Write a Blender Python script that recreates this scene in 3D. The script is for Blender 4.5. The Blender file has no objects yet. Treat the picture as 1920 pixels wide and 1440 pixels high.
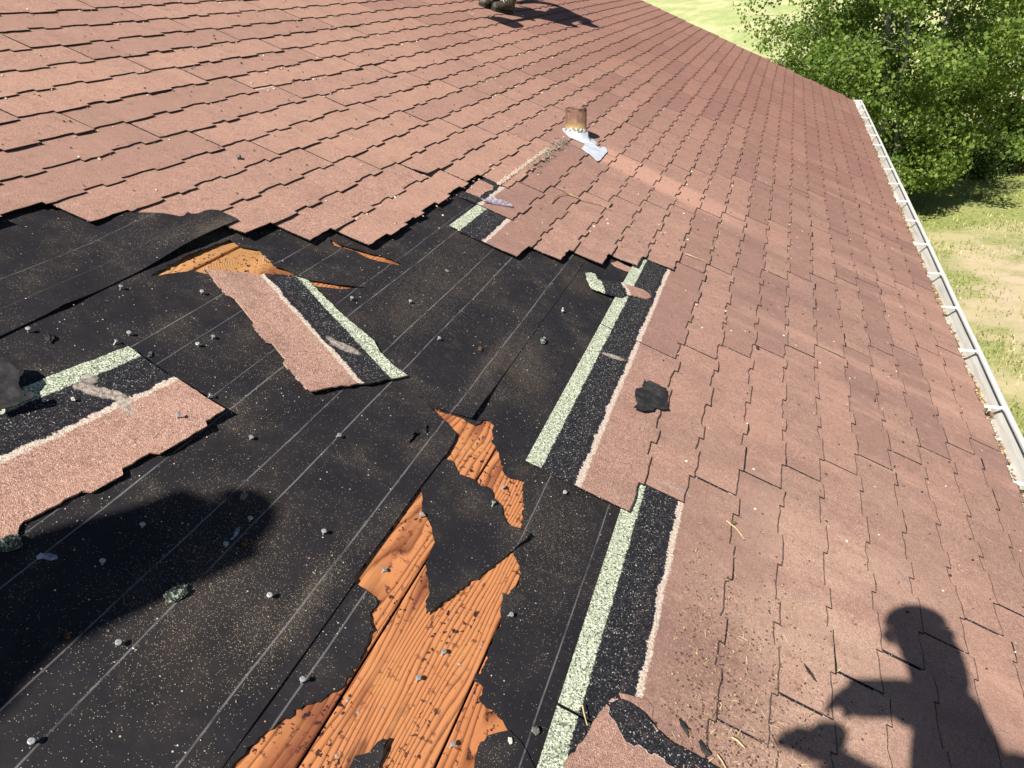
import bpy, bmesh, math, random
import numpy as np
from mathutils import Vector, Matrix, geometry, noise as mnoise

random.seed(7); RNG = np.random.default_rng(7)
scene = bpy.context.scene
COL = scene.collection

# ------------------------------------------------------------------ frame of reference
# roof coordinates: x = down the slope, y = along the eave (away), z = out of the roof; metres
SLOPE = math.radians(24.04)
Z0 = 3.32                                   # height of the roof point under the camera
ROOF = Matrix.Translation((0, 0, Z0)) @ Matrix.Rotation(SLOPE, 4, 'Y')
CAMH = 1.3305                               # above the boards; the shingle faces lie about 25 mm higher
FPX, CX, CY = 1500.0, 960.0, 720.0
_vx, _vy, _s = 1495.0, -65.0, 0.52
_U = Vector((_vx - CX, _vy - CY, FPX)); _a, _b = _U.x, _U.y; _U.normalize()
_d = -FPX * FPX / (_a + _b * _s)
_V = Vector((_d, _s * _d, FPX)).normalized()
if _V.x < 0: _V = -_V
_N = _U.cross(_V)
if _N.y > 0: _N = -_N

def ray(x, y):                              # viewing ray of a photo point, in roof coordinates
    r = Vector((x - CX, y - CY, FPX))
    return Vector((r.dot(_V), r.dot(_U), r.dot(_N)))
def P(x, y, h=0.0):                         # photo point -> (v, u) on the roof at height h
    r = ray(x, y); t = (h - CAMH) / r.z
    return (r.x * t, r.y * t)
def PL(s, h=0.0):
    return [P(*map(float, t.split(',')), h) for t in s.split()]
def W(p): return ROOF @ Vector(p)           # roof -> world
def ground_at(x, y):
    o = W((0, 0, CAMH)); d = ROOF.to_3x3() @ ray(x, y); t = -o.z / d.z
    return o + d * t

# ------------------------------------------------------------------ camera
cam = bpy.data.cameras.new('camera'); camo = bpy.data.objects.new('camera', cam); COL.objects.link(camo)
R3 = Matrix(((_V.x, -_V.y, -_V.z), (_U.x, -_U.y, -_U.z), (_N.x, -_N.y, -_N.z)))
camo.matrix_world = ROOF @ (Matrix.Translation((0, 0, CAMH)) @ R3.to_4x4())
cam.sensor_width = 36.0; cam.lens = FPX / 1920 * 36.0
cam.clip_start = 0.02; cam.clip_end = 2000
scene.camera = camo
scene.render.resolution_x, scene.render.resolution_y = 1024, 768

# ------------------------------------------------------------------ light
SUN_D = ray(1603, 1296).normalized()        # direction the light travels, roof coordinates
SUN_W = (ROOF.to_3x3() @ SUN_D).normalized()
world = bpy.data.worlds.new('World'); scene.world = world; world.use_nodes = True
wn = world.node_tree; bg = wn.nodes['Background']
sky = wn.nodes.new('ShaderNodeTexSky'); sky.sky_type = 'NISHITA'; sky.sun_disc = False
to_sun = -SUN_W
sky.sun_elevation = math.asin(to_sun.z); sky.sun_rotation = math.atan2(to_sun.x, to_sun.y)
sky.air_density = 0.55; sky.dust_density = 0.25; sky.ozone_density = 1.6
wn.links.new(sky.outputs[0], bg.inputs[0]); bg.inputs[1].default_value = 0.05
sun = bpy.data.lights.new('sun', 'SUN'); sun.energy = 5.0; sun.angle = math.radians(0.53); sun.color = (1.0, 0.945, 0.86)
suno = bpy.data.objects.new('sun', sun); COL.objects.link(suno)
suno.rotation_euler = SUN_W.to_track_quat('-Z', 'Y').to_euler(); suno.location = (-20, -20, 30)
scene.view_settings.view_transform = 'Standard'; scene.view_settings.look = 'None'
scene.view_settings.exposure = 0.78; scene.view_settings.gamma = 1.0

# ------------------------------------------------------------------ helpers
def link(o, parent=None):
    COL.objects.link(o)
    if parent is not None:
        o.parent = parent; o.matrix_parent_inverse = Matrix.Identity(4)
    return o
def tag(o, label, cat, group=None):
    o['label'] = label; o['category'] = cat
    if group: o['group'] = group
    return o
def structure(o, kind='structure'): o['kind'] = kind; return o
def empty(name, mat=Matrix.Identity(4)):
    o = bpy.data.objects.new(name, None); o.empty_display_size = 0.1; COL.objects.link(o); o.matrix_world = mat; return o
def mesh(name, verts, faces, mat=None, M=None, parent=None, smooth=False):
    me = bpy.data.meshes.new(name); me.from_pydata([tuple(map(float, v)) for v in verts], [], faces); me.validate(); me.update()
    if mat: me.materials.append(mat)
    o = bpy.data.objects.new(name, me); COL.objects.link(o)
    if smooth:
        for p in me.polygons: p.use_smooth = True
    place(o, M, parent); return o
def place(o, M=None, parent=None):
    M = M if M is not None else Matrix.Identity(4)
    if parent is not None:
        o.parent = parent; o.matrix_parent_inverse = Matrix.Identity(4)
        o.matrix_basis = PW[parent.name].inverted() @ M
    else:
        o.matrix_basis = M
    PW[o.name] = M
PW = {}
def root(name, M):
    o = empty(name, M); PW[o.name] = M; return o

def inpoly(x, y, poly):
    c = False; n = len(poly); j = n - 1
    for i in range(n):
        xi, yi = poly[i]; xj, yj = poly[j]
        if (yi > y) != (yj > y) and x < (xj - xi) * (y - yi) / (yj - yi) + xi: c = not c
        j = i
    return c
def segd(px, py, poly):
    """distance of many points to a closed polygon outline"""
    a = np.array(poly); b = np.roll(a, -1, 0); q = np.stack([px, py], -1)
    best = np.full(len(px), 9.0)
    for s, e in zip(a, b):
        d = e - s; L = (d * d).sum() + 1e-12
        t = np.clip(((q - s) @ d) / L, 0, 1)
        best = np.minimum(best, np.hypot(*(q - (s + t[:, None] * d)).T))
    return best
def jag(poly, step=0.02, amp=0.002, seed=0, closed=True):
    r = random.Random(seed); out = []; n = len(poly)
    for i in range(n if closed else n - 1):
        a = poly[i]; b = poly[(i + 1) % n]; L = math.hypot(b[0] - a[0], b[1] - a[1]); m = max(1, int(L / step))
        for k in range(m):
            t = k / m; j = amp if k else amp * .3
            out.append((a[0] + (b[0] - a[0]) * t + r.gauss(0, j), a[1] + (b[1] - a[1]) * t + r.gauss(0, j)))
    if not closed: out.append(poly[-1])
    return out
def fbm(x, y, sc, seed=0, oct=3):
    return mnoise.fractal(Vector((x * sc + seed * 7.3, y * sc - seed * 3.1, seed * 1.7)), 0.8, 2.0, oct)

def sheet(name, outer, holes, step, zf, thick, mat, parent=None, M=ROOF, uvf=None, seed=0):
    """a thin sheet with holes: constrained triangulation, lifted by zf, with real thickness"""
    xs = [p[0] for p in outer]; ys = [p[1] for p in outer]
    r = random.Random(seed); pts = []; edges = []
    for loop in [outer] + holes:
        s = len(pts); pts += [Vector(p) for p in loop]; n = len(loop)
        edges += [(s + i, s + (i + 1) % n) for i in range(n)]
    gx = np.arange(min(xs), max(xs), step); gy = np.arange(min(ys), max(ys), step)
    cand = np.array([(x + r.uniform(-.3, .3) * step, y + r.uniform(-.3, .3) * step) for x in gx for y in gy])
    keep = np.ones(len(cand), bool)
    for loop in [outer] + holes: keep &= segd(cand[:, 0], cand[:, 1], loop) > step * .35
    for (x, y), k in zip(cand, keep):
        if k and inpoly(x, y, outer) and not any(inpoly(x, y, h) for h in holes): pts.append(Vector((x, y)))
    res = geometry.delaunay_2d_cdt(pts, edges, [], 0, 1e-6)
    V2, F = res[0], res[2]
    Fk = []
    for f in F:
        cx = sum(V2[i].x for i in f) / len(f); cy = sum(V2[i].y for i in f) / len(f)
        if inpoly(cx, cy, outer) and not any(inpoly(cx, cy, h) for h in holes): Fk.append(tuple(f))
    px = np.array([v.x for v in V2]); py = np.array([v.y for v in V2])
    z = zf(px, py)
    o = mesh(name, [(a, b, c) for a, b, c in zip(px, py, z)], Fk, mat, M, parent, smooth=True)
    bm = bmesh.new(); bm.from_mesh(o.data)
    loose = [v for v in bm.verts if not v.link_faces]; bmesh.ops.delete(bm, geom=loose, context='VERTS')
    for f in bm.faces:
        if f.normal.z < 0: f.normal_flip()
    if uvf:
        uvl = bm.loops.layers.uv.new('UVMap')
        for f in bm.faces:
            for l in f.loops: l[uvl].uv = uvf(l.vert.co.x, l.vert.co.y)
    # thickness: bottom copy + rim
    bnd = [e for e in bm.edges if len(e.link_faces) == 1]
    for e in bnd: e.smooth = False
    ring = {}
    fl = list(bm.faces)
    new = {}
    for e in bnd:
        for v in e.verts:
            if v not in new: new[v] = bm.verts.new(v.co - Vector((0, 0, thick)))
    for e in bnd:
        l = e.link_loops[0]; a, b = l.vert, l.link_loop_next.vert
        f = bm.faces.new((b, a, new[a], new[b])); f.smooth = False
        if uvf:
            for q in f.loops: q[uvl].uv = uvf(q.vert.co.x, q.vert.co.y)
    bm.to_mesh(o.data); bm.free(); o.data.update()
    return o

def tube(pts, rad, seg=8, cap=True):
    """swept tube through pts with radii -> verts, faces"""
    pts = [Vector(p) for p in pts]; n = len(pts)
    if not hasattr(rad, '__len__'): rad = [rad] * n
    V = []; F = []; up = Vector((0.31, 0.2, 0.93))
    for i, p in enumerate(pts):
        t = (pts[min(i + 1, n - 1)] - pts[max(i - 1, 0)]).normalized()
        a = t.cross(up)
        if a.length < 1e-3: a = t.cross(Vector((1, 0, 0)))
        a.normalize(); b = t.cross(a)
        for k in range(seg):
            w = 2 * math.pi * k / seg; V.append(p + a * (rad[i] * math.cos(w)) + b * (rad[i] * math.sin(w)))
    for i in range(n - 1):
        for k in range(seg):
            k2 = (k + 1) % seg; F.append((i * seg + k, i * seg + k2, (i + 1) * seg + k2, (i + 1) * seg + k))
    if cap:
        F.append(tuple(range(seg))[::-1]); F.append(tuple(range((n - 1) * seg, n * seg)))
    return V, F
class MB:
    def __init__(s): s.v = []; s.f = []
    def add(s, vf):
        b = len(s.v); s.v += list(vf[0]); s.f += [tuple(i + b for i in f) for f in vf[1]]; return s
    def box(s, lo, hi):
        x0, y0, z0 = lo; x1, y1, z1 = hi
        return s.add(([(x0, y0, z0), (x1, y0, z0), (x1, y1, z0), (x0, y1, z0), (x0, y0, z1), (x1, y0, z1), (x1, y1, z1), (x0, y1, z1)],
                      [(0, 3, 2, 1), (4, 5, 6, 7), (0, 1, 5, 4), (1, 2, 6, 5), (2, 3, 7, 6), (3, 0, 4, 7)]))
    def build(s, name, mat, M=None, parent=None, smooth=False): return mesh(name, s.v, s.f, mat, M, parent, smooth)

# ------------------------------------------------------------------ materials
class NT:
    def __init__(s, name, rough=0.8, spec=0.3):
        s.m = bpy.data.materials.new(name); s.m.use_nodes = True; s.t = s.m.node_tree
        s.b = s.t.nodes['Principled BSDF']; s.b.inputs['Roughness'].default_value = rough
        s.b.inputs['Specular IOR Level'].default_value = spec
        s.tc = s.n('ShaderNodeTexCoord')
    def n(s, typ, **kw):
        x = s.t.nodes.new(typ)
        for k, v in kw.items(): setattr(x, k, v)
        return x
    def l(s, a, b): s.t.links.new(a, b)
    def put(s, sock, v):
        if hasattr(v, 'is_output'): s.l(v, sock)
        elif v is not None:
            if isinstance(v, (tuple, list)) and len(v) == 3 and sock.type == 'RGBA': v = (*v, 1)
            sock.default_value = v
    @property
    def obj(s): return s.tc.outputs['Object']
    @property
    def uv(s): return s.tc.outputs['UV']
    def xyz(s, v):
        x = s.n('ShaderNodeSeparateXYZ'); s.l(v, x.inputs[0]); return x.outputs
    def math(s, op, a, b=None, c=None, clamp=False):
        x = s.n('ShaderNodeMath', operation=op, use_clamp=clamp)
        for i, v in enumerate((a, b, c)): s.put(x.inputs[i], v)
        return x.outputs[0]
    def map(s, v, scale=(1, 1, 1), loc=(0, 0, 0), rot=(0, 0, 0)):
        x = s.n('ShaderNodeMapping'); s.l(v, x.inputs[0]); x.inputs['Scale'].default_value = scale; x.inputs['Location'].default_value = loc; x.inputs['Rotation'].default_value = rot
        return x.outputs[0]
    def noise(s, v, scale, detail=4, rough=.55, dist=0, col=False):
        x = s.n('ShaderNodeTexNoise'); s.l(v, x.inputs['Vector']); x.inputs['Scale'].default_value = scale; x.inputs['Detail'].default_value = detail
        x.inputs['Roughness'].default_value = rough; x.inputs['Distortion'].default_value = dist
        return x.outputs['Color' if col else 'Fac']
    def voro(s, v, scale, out='Distance', feature='F1', rnd=1):
        x = s.n('ShaderNodeTexVoronoi', feature=feature); s.l(v, x.inputs['Vector']); x.inputs['Scale'].default_value = scale; x.inputs['Randomness'].default_value = rnd
        return x.outputs[out]
    def ramp(s, f, stops, interp='LINEAR'):
        x = s.n('ShaderNodeValToRGB'); x.color_ramp.interpolation = interp; e = x.color_ramp.elements
        while len(e) < len(stops): e.new(0.5)
        for q, (p, c) in zip(e, stops):
            q.position = p; q.color = (c, c, c, 1) if not hasattr(c, '__len__') else (*c, 1)
        s.put(x.inputs[0], f); return x.outputs[0]
    def step(s, f, a, b):                    # smooth step a->b
        x = s.n('ShaderNodeMapRange', interpolation_type='SMOOTHSTEP', clamp=True); s.put(x.inputs[0], f)
        x.inputs[1].default_value = a; x.inputs[2].default_value = b; return x.outputs[0]
    def mix(s, f, a, b, mode='MIX'):
        x = s.n('ShaderNodeMix', data_type='RGBA', blend_type=mode, clamp_factor=True)
        s.put(x.inputs[0], f); s.put(x.inputs[6], a); s.put(x.inputs[7], b); return x.outputs[2]
    def attr(s, name, out='Fac'):
        x = s.n('ShaderNodeAttribute'); x.attribute_name = name; return x.outputs[out]
    def bump(s, h, strength=.5, dist=.002, nrm=None):
        x = s.n('ShaderNodeBump'); x.inputs['Strength'].default_value = strength; x.inputs['Distance'].default_value = dist
        s.put(x.inputs['Height'], h)
        if nrm is not None: s.l(nrm, x.inputs['Normal'])
        return x.outputs[0]
    def done(s, col=None, bump=None, rough=None):
        if col is not None: s.put(s.b.inputs['Base Color'], col)
        if bump is not None: s.l(bump, s.b.inputs['Normal'])
        if rough is not None: s.put(s.b.inputs['Roughness'], rough)
        return s.m
def plain(name, col, rough=.6, spec=.4, metal=0, var=.15, sc=30):
    t = NT(name, rough, spec); t.b.inputs['Metallic'].default_value = metal
    n = t.noise(t.obj, sc, 5)
    return t.done(t.mix(t.step(n, .3, .7), tuple(c * (1 - var) for c in col), tuple(min(1, c * (1 + var)) for c in col)), t.bump(n, .15, .003))

def gauss_mask(t, xyz, cx, cy, sx, sy, rot=0.0):
    dx = t.math('SUBTRACT', xyz[0], cx); dy = t.math('SUBTRACT', xyz[1], cy)
    c, s = math.cos(rot), math.sin(rot)
    a = t.math('ADD', t.math('MULTIPLY', dx, c / sx), t.math('MULTIPLY', dy, s / sx))
    b = t.math('ADD', t.math('MULTIPLY', dx, -s / sy), t.math('MULTIPLY', dy, c / sy))
    r2 = t.math('ADD', t.math('MULTIPLY', a, a), t.math('MULTIPLY', b, b))
    return t.math('POWER', 2.718, t.math('MULTIPLY', r2, -1.0))

def shingle_material(name, roof=True, scuffs=()):
    """asphalt shingle: UV = (metres along the strip, metres up from its lower edge)"""
    t = NT(name, 0.92, 0.25)
    o = t.obj; uv = t.xyz(t.uv); w = uv[1]
    wob = t.math('MULTIPLY', t.math('SUBTRACT', t.noise(o, 22, 3), .5), .012)
    wob2 = t.math('MULTIPLY', t.math('SUBTRACT', t.noise(o, 140, 2), .5), .010)
    ww = t.math('ADD', t.math('ADD', w, wob), wob2)
    cell = t.voro(o, 420 if roof else 520, 'Color'); cv = t.xyz(cell)
    dist = t.voro(o, 420)
    # weathered pink granules
    pink = t.ramp(cv[0], [(0, (.12, .062, .052)), (.22, (.29, .172, .132)), (.6, (.385, .235, .180)), (.86, (.53, .355, .28)), (1, (.72, .56, .49))])
    fine = t.noise(o, 900, 2)
    pink = t.mix(t.step(fine, .35, .75), pink, t.mix(.5, pink, (.46, .29, .235)))
    md = t.noise(o, 75, 4, .7)
    pink = t.mix(t.math('MULTIPLY', t.step(md, .50, .72), .42), pink, (.20, .115, .095))
    pink = t.mix(t.math('MULTIPLY', t.step(md, .48, .28), .35), pink, (.60, .40, .32))
    pit = t.voro(o, 150, 'Color'); pd = t.voro(o, 150)
    pink = t.mix(t.math('MULTIPLY', t.math('MULTIPLY', t.math('GREATER_THAN', t.xyz(pit)[0], .90), t.step(pd, .45, .25)), .75), pink, (.10, .062, .052))
    pink = t.mix(t.math('MULTIPLY', t.math('MULTIPLY', t.math('GREATER_THAN', t.xyz(pit)[1], .93), t.step(pd, .40, .2)), .6), pink, (.74, .56, .46))
    blot = t.noise(o, 5.5, 5, .62)
    pink = t.mix(t.math('MULTIPLY', t.step(blot, .50, .72), .42), pink, (.24, .15, .125))
    pink = t.mix(t.math('MULTIPLY', t.step(blot, .48, .28), .36), pink, (.50, .30, .225))
    if roof:
        rnd = t.attr('rnd')
        pink = t.mix(t.math('MULTIPLY', t.step(rnd, .40, 1.0), .60), pink, (.27, .165, .14))
        pink = t.mix(t.math('MULTIPLY', t.step(rnd, .5, 0.0), .30), pink, (.52, .325, .235))
        q = t.xyz(o)
        # weather streaks running down the slope, greyer algae
        st = t.noise(t.map(o, (.75, 3.4, 1)), 1.0, 5, .6)
        lowr = t.step(q[0], -.4, 1.3)
        pink = t.mix(t.math('MULTIPLY', t.step(q[0], -.9, .9), .28), pink, (.265, .175, .150))
        pink = t.mix(t.math('MULTIPLY', t.step(q[0], -.7, -1.8), .25), pink, (.50, .33, .25))
        pink = t.mix(t.math('MULTIPLY', t.step(st, .50, .68), t.math('MULTIPLY_ADD', lowr, .42, .14)), pink, (.20, .130, .115))
        pink = t.mix(t.math('MULTIPLY', t.step(st, .48, .33), t.math('MULTIPLY', lowr, .50)), pink, (.56, .37, .285))
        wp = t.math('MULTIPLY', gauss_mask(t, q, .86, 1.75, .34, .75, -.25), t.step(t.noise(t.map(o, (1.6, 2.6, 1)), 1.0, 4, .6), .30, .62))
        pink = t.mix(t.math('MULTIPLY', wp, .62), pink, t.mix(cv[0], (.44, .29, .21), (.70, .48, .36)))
        # clean run-off streak below the vent flashing
        yj = t.math('ADD', q[1], t.math('MULTIPLY', t.math('SUBTRACT', t.noise(o, 3.0, 3), .5), .06))
        band = t.math('MULTIPLY', t.step(yj, 4.68, 4.80), t.step(yj, 5.16, 5.03))
        run = t.math('MULTIPLY', t.step(q[0], -.56, -.50), t.step(q[0], .95, -.15))
        pink = t.mix(t.math('MULTIPLY', t.math('MULTIPLY', band, run), .80), pink, t.mix(cv[0], (.50, .29, .22), (.66, .42, .33)))
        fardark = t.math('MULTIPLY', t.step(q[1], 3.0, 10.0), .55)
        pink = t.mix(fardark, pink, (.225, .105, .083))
        # grit and dirt washed onto the courses in front of the camera
        dg = gauss_mask(t, q, .55, 1.32, .26, .42, .3)
        dcell = t.voro(o, 190, 'Color')
        pink = t.mix(t.math('MULTIPLY', t.step(t.math('SUBTRACT', t.xyz(dcell)[1], t.math('MULTIPLY', dg, .30)), .42, .36), t.math('MULTIPLY', dg, .45)), pink, (.17, .11, .09))
        grey = t.math('MULTIPLY', t.step(t.noise(o, 9, 5, .66), .62, .70), .55)
        pink = t.mix(grey, pink, (.25, .2, .185))
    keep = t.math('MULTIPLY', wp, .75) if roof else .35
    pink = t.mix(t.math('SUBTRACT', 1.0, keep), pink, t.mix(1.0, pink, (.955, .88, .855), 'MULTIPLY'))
    mott = t.noise(o, 26, 5, .7)
    pink = t.mix(t.math('MULTIPLY', t.step(mott, .54, .70), .40), pink, (.17, .092, .076))
    pink = t.mix(t.math('MULTIPLY', t.step(mott, .45, .30), .30), pink, (.56, .35, .27))
    black = t.ramp(cv[1], [(0, (.005, .0055, .008)), (.62, (.012, .0125, .017)), (.88, (.035, .035, .042)), (.965, (.13, .125, .12)), (1, (.50, .47, .44))])
    brn = t.step(t.noise(o, 60, 4), .5, .75)
    black = t.mix(t.math('MULTIPLY', brn, t.step(ww, .26, .15)), black, t.mix(cv[2], (.03, .02, .018), (.22, .12, .085)))
    gc_ = t.xyz(t.voro(o, 300, 'Color'))
    green = t.ramp(gc_[2], [(0, (.04, .045, .035)), (.2, (.19, .22, .165)), (.45, (.37, .42, .30)), (.75, (.53, .57, .43)), (1, (.82, .82, .66))])
    green = t.mix(t.step(t.noise(o, 35, 3), .6, .8), green, (.14, .18, .14))
    glue = t.mix(t.step(t.noise(o, 160, 3), .4, .6), (.42, .33, .27), (.66, .56, .47))
    # bare felt core showing where granules are rubbed off along the seal line
    scal = t.math('MULTIPLY', t.math('SUBTRACT', t.noise(o, 11, 3, .5), .5), .026)
    gw = t.math('ADD', ww, t.math('MULTIPLY', wob2, .8))
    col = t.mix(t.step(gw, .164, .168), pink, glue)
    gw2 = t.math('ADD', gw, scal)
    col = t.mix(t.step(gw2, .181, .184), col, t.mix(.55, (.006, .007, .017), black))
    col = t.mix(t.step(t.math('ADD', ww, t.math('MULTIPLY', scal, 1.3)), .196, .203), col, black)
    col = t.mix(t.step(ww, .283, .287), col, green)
    for (sx_, sy_, sa, sb, sr, amt) in scuffs:
        g_ = gauss_mask(t, t.xyz(o), sx_, sy_, sa, sb, sr)
        g_ = t.math('MULTIPLY', t.step(t.math('ADD', g_, t.math('MULTIPLY', t.math('SUBTRACT', t.noise(o, 55, 4, .65), .5), .7)), .38, .62), amt)
        col = t.mix(g_, col, t.mix(t.step(t.noise(t.map(o, (1, 1, 1)), 120, 3), .35, .65), (.20, .165, .14), (.46, .40, .34)))
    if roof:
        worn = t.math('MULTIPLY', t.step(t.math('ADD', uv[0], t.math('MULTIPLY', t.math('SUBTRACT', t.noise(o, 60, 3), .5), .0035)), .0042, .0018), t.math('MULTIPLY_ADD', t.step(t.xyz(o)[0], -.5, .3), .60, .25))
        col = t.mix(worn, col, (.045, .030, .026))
    col = t.mix(t.math('LESS_THAN', w, .00005), col, (.016, .014, .014))
    h = t.math('MULTIPLY', dist, -1.0)
    bm = t.bump(h, .75, .0016)
    bm = t.bump(t.noise(o, 14, 4), .35, .006, bm)
    return t.done(col, bm, .93)

def felt_material():
    t = NT('tar_felt', .78, .28); o = t.obj; q = t.xyz(o)
    n1 = t.noise(o, 6, 6, .62); n2 = t.noise(o, 45, 5, .6)
    base = t.mix(t.step(n1, .35, .7), (.0120, .0112, .0145), (.0230, .0200, .0220))
    base = t.mix(t.math('MULTIPLY', t.step(t.noise(o, 3.1, 6, .68), .49, .70), .60), base, (.040, .029, .024))
    base = t.mix(t.math('MULTIPLY', t.step(t.noise(o, 9.0, 6, .7), .55, .72), .35), base, (.065, .050, .040))
    base = t.mix(t.math('MULTIPLY', t.step(n2, .62, .8), .35), base, (.07, .055, .042))
    scr = t.noise(t.map(o, (40, 5, 1), rot=(0, 0, .5)), 3, 4, .6)
    base = t.mix(t.math('MULTIPLY', t.step(scr, .68, .78), .22), base, (.12, .11, .105))
    # tan dust and loose granule specks
    dust = t.math('MAXIMUM', t.math('MULTIPLY', t.step(n1, .46, .72), .55), t.math('MULTIPLY', t.step(t.noise(o, 2.2, 4), .5, .75), .5))
    for (cx, cy, sx, sy, rot, a) in DUST:
        dust = t.math('MAXIMUM', dust, t.math('MULTIPLY', gauss_mask(t, q, cx, cy, sx, sy, rot), a))
    c1 = t.voro(o, 520, 'Color'); d1 = t.voro(o, 520)
    thr = t.math('MULTIPLY_ADD', dust, -.40, .985)
    spk = t.math('MULTIPLY', t.math('GREATER_THAN', t.xyz(c1)[0], thr), t.step(d1, .52, .30))
    tone = t.mix(t.xyz(c1)[1], (.20, .155, .10), (.50, .42, .30))
    haze_ = t.math('MULTIPLY', t.math('MULTIPLY', dust, dust), .22)
    base = t.mix(haze_, base, (.13, .10, .075))
    base = t.mix(spk, base, tone)
    c2 = t.voro(o, 170, 'Color'); d2 = t.voro(o, 170)
    spk2 = t.math('MULTIPLY', t.math('GREATER_THAN', t.xyz(c2)[0], .992), t.step(d2, .35, .2))
    base = t.mix(spk2, base, t.mix(t.xyz(c2)[1], (.40, .24, .17), (.55, .58, .50)))
    # printed lay lines
    xw = t.math('ADD', q[0], t.math('MULTIPLY', t.math('SUBTRACT', t.noise(t.map(o, (0.2, 1, 1)), 2.2, 2), .5), .010))
    line = None
    for v, wd, u0, u1, a in LINES:
        m = t.math('MULTIPLY', t.step(t.math('ABSOLUTE', t.math('SUBTRACT', xw, v)), wd * .80, wd * .25), a * .66)
        if u0 is not None: m = t.math('MULTIPLY', m, t.math('MULTIPLY', t.step(q[1], u0 - .05, u0 + .05), t.step(q[1], u1 + .1, u1 - .1)))
        line = m if line is None else t.math('MAXIMUM', line, m)
    wear = t.step(t.noise(t.map(o, (60, 9, 1)), 1.0, 5, .7), .36, .56)
    base = t.mix(t.math('MULTIPLY', line, t.math('MULTIPLY_ADD', wear, .75, .2)), base, (.27, .26, .265))
    bm = t.bump(t.noise(o, 260, 4, .7), .35, .0016)
    bm = t.bump(t.noise(o, 18, 4), .35, .006, bm)
    bm = t.bump(spk, .6, .002, bm)
    return t.done(base, bm, t.math('MULTIPLY_ADD', n2, .3, .6))
LINES = [(a * 1.0157, b, c, d, e) for a, b, c, d, e in [(-1.391, .0022, None, None, .5), (-1.30, .0016, None, None, .25), (-1.018, .0026, None, None, .8), (-.936, .0022, None, None, .6),
         (-.773, .0022, None, None, .6), (-.716, .0030, None, None, .85), (-.552, .0030, None, None, .8), (-.470, .0030, None, None, .85),
         (-.281, .0034, None, None, .75), (-.192, .0032, -2, 1.3, .7), (.046, .0028, None, None, .75), (.223, .0030, None, None, .7)]]
DUST = [(-.282, 1.02, .035, .20, 0, 1.0), (-.33, .93, .06, .10, .2, .75), (-.28, 2.2, .035, .35, 0, .75), (-.20, 2.3, .10, .22, .3, .7), (-1.25, 2.1, .05, .16, 0, 1.0),
        (-1.42, 2.0, .03, .10, .2, .75), (-1.30, 1.95, .03, .12, .1, .6), (-.15, 1.15, .05, .09, 0, .8), (-.45, .95, .12, .25, 0, .6), (-.62, 2.5, .15, .5, 0, .55), (.10, 1.6, .12, .25, .2, .5)]

def wood_material():
    t = NT('pine_boards', .62, .35); o = t.obj; q = t.xyz(o); rnd = t.attr('rnd')
    off = t.n('ShaderNodeCombineXYZ'); t.l(t.math('MULTIPLY', rnd, 37.0), off.inputs[1]); t.l(t.math('MULTIPLY', rnd, 3.0), off.inputs[0])
    add = t.n('ShaderNodeVectorMath', operation='ADD'); t.l(o, add.inputs[0]); t.l(off.outputs[0], add.inputs[1]); p = add.outputs[0]
    warp = t.noise(t.map(p, (4.0, .75, 1)), 1.0, 2, .45)
    warp2 = t.noise(t.map(p, (26, 3.5, 1)), 1.0, 3, .5)
    ph = t.math('ADD', t.math('MULTIPLY', q[0], 74.0), t.math('ADD', t.math('MULTIPLY', warp, 25.0), t.math('MULTIPLY', warp2, 1.6)))
    # a knot whorl in the exposed patch at the upper left
    kx = t.math('SUBTRACT', q[0], -1.09); ky = t.math('MULTIPLY', t.math('SUBTRACT', q[1], 2.045), .62)
    kr = t.math('SQRT', t.math('ADD', t.math('MULTIPLY', kx, kx), t.math('MULTIPLY', ky, ky)))
    ph = t.mix(t.step(kr, .16, .09), ph, t.math('ADD', t.math('MULTIPLY', kr, 170.0), t.math('MULTIPLY', warp2, 2.0)))
    ring = t.math('FRACT', t.xyz(ph)[0])
    late = t.ramp(ring, [(0, 0.0), (.42, .08), (.68, .5), (.85, .95), (.94, .25), (1, 0.0)])
    light = t.mix(rnd, (.585, .245, .100), (.52, .20, .080))
    col = t.mix(late, light, (.120, .032, .013))
    fib = t.noise(t.map(p, (330, 9, 1)), 1.0, 3, .6)
    col = t.mix(t.math('MULTIPLY', t.step(fib, .4, .7), .35), col, (.42, .145, .04))
    # reddish heart streak and mineral stain
    hs = t.noise(t.map(p, (9.0, .8, 1), loc=(3.1, 0, 0)), 1.0, 3, .5)
    col = t.mix(t.math('MULTIPLY', t.step(hs, .52, .60), .75), col, (.15, .038, .020))
    col = t.mix(t.math('MULTIPLY', t.step(t.noise(o, 7, 4), .5, .75), .30), col, (.60, .29, .105))
    bs = t.noise(t.map(p, (11, 2.0, 1), loc=(9, 2, 0)), 1.0, 5, .65)
    col = t.mix(t.math('MULTIPLY', t.step(bs, .60, .72), .70), col, (.085, .026, .015))
    col = t.mix(t.math('MULTIPLY', t.step(q[0], -1.02, -1.06), .60), col, t.mix(late, (.66, .38, .15), (.34, .14, .045)))
    # tar specks left by the felt, in patches
    pt = t.math('MULTIPLY', t.step(t.noise(t.map(o, (9, 3.2, 1), loc=(0, 7, 0)), 1.0, 4, .6), .42, .58), 1.0)
    sp = t.noise(t.map(o, (1.0, .75, 1)), 78, 4, .62)
    col = t.mix(t.math('MULTIPLY', t.step(sp, .56, .60), pt), col, (.035, .012, .014))
    bm = t.bump(t.math('ADD', t.math('MULTIPLY', late, .8), t.math('MULTIPLY', fib, .3)), .35, .0016)
    return t.done(col, bm)

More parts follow.
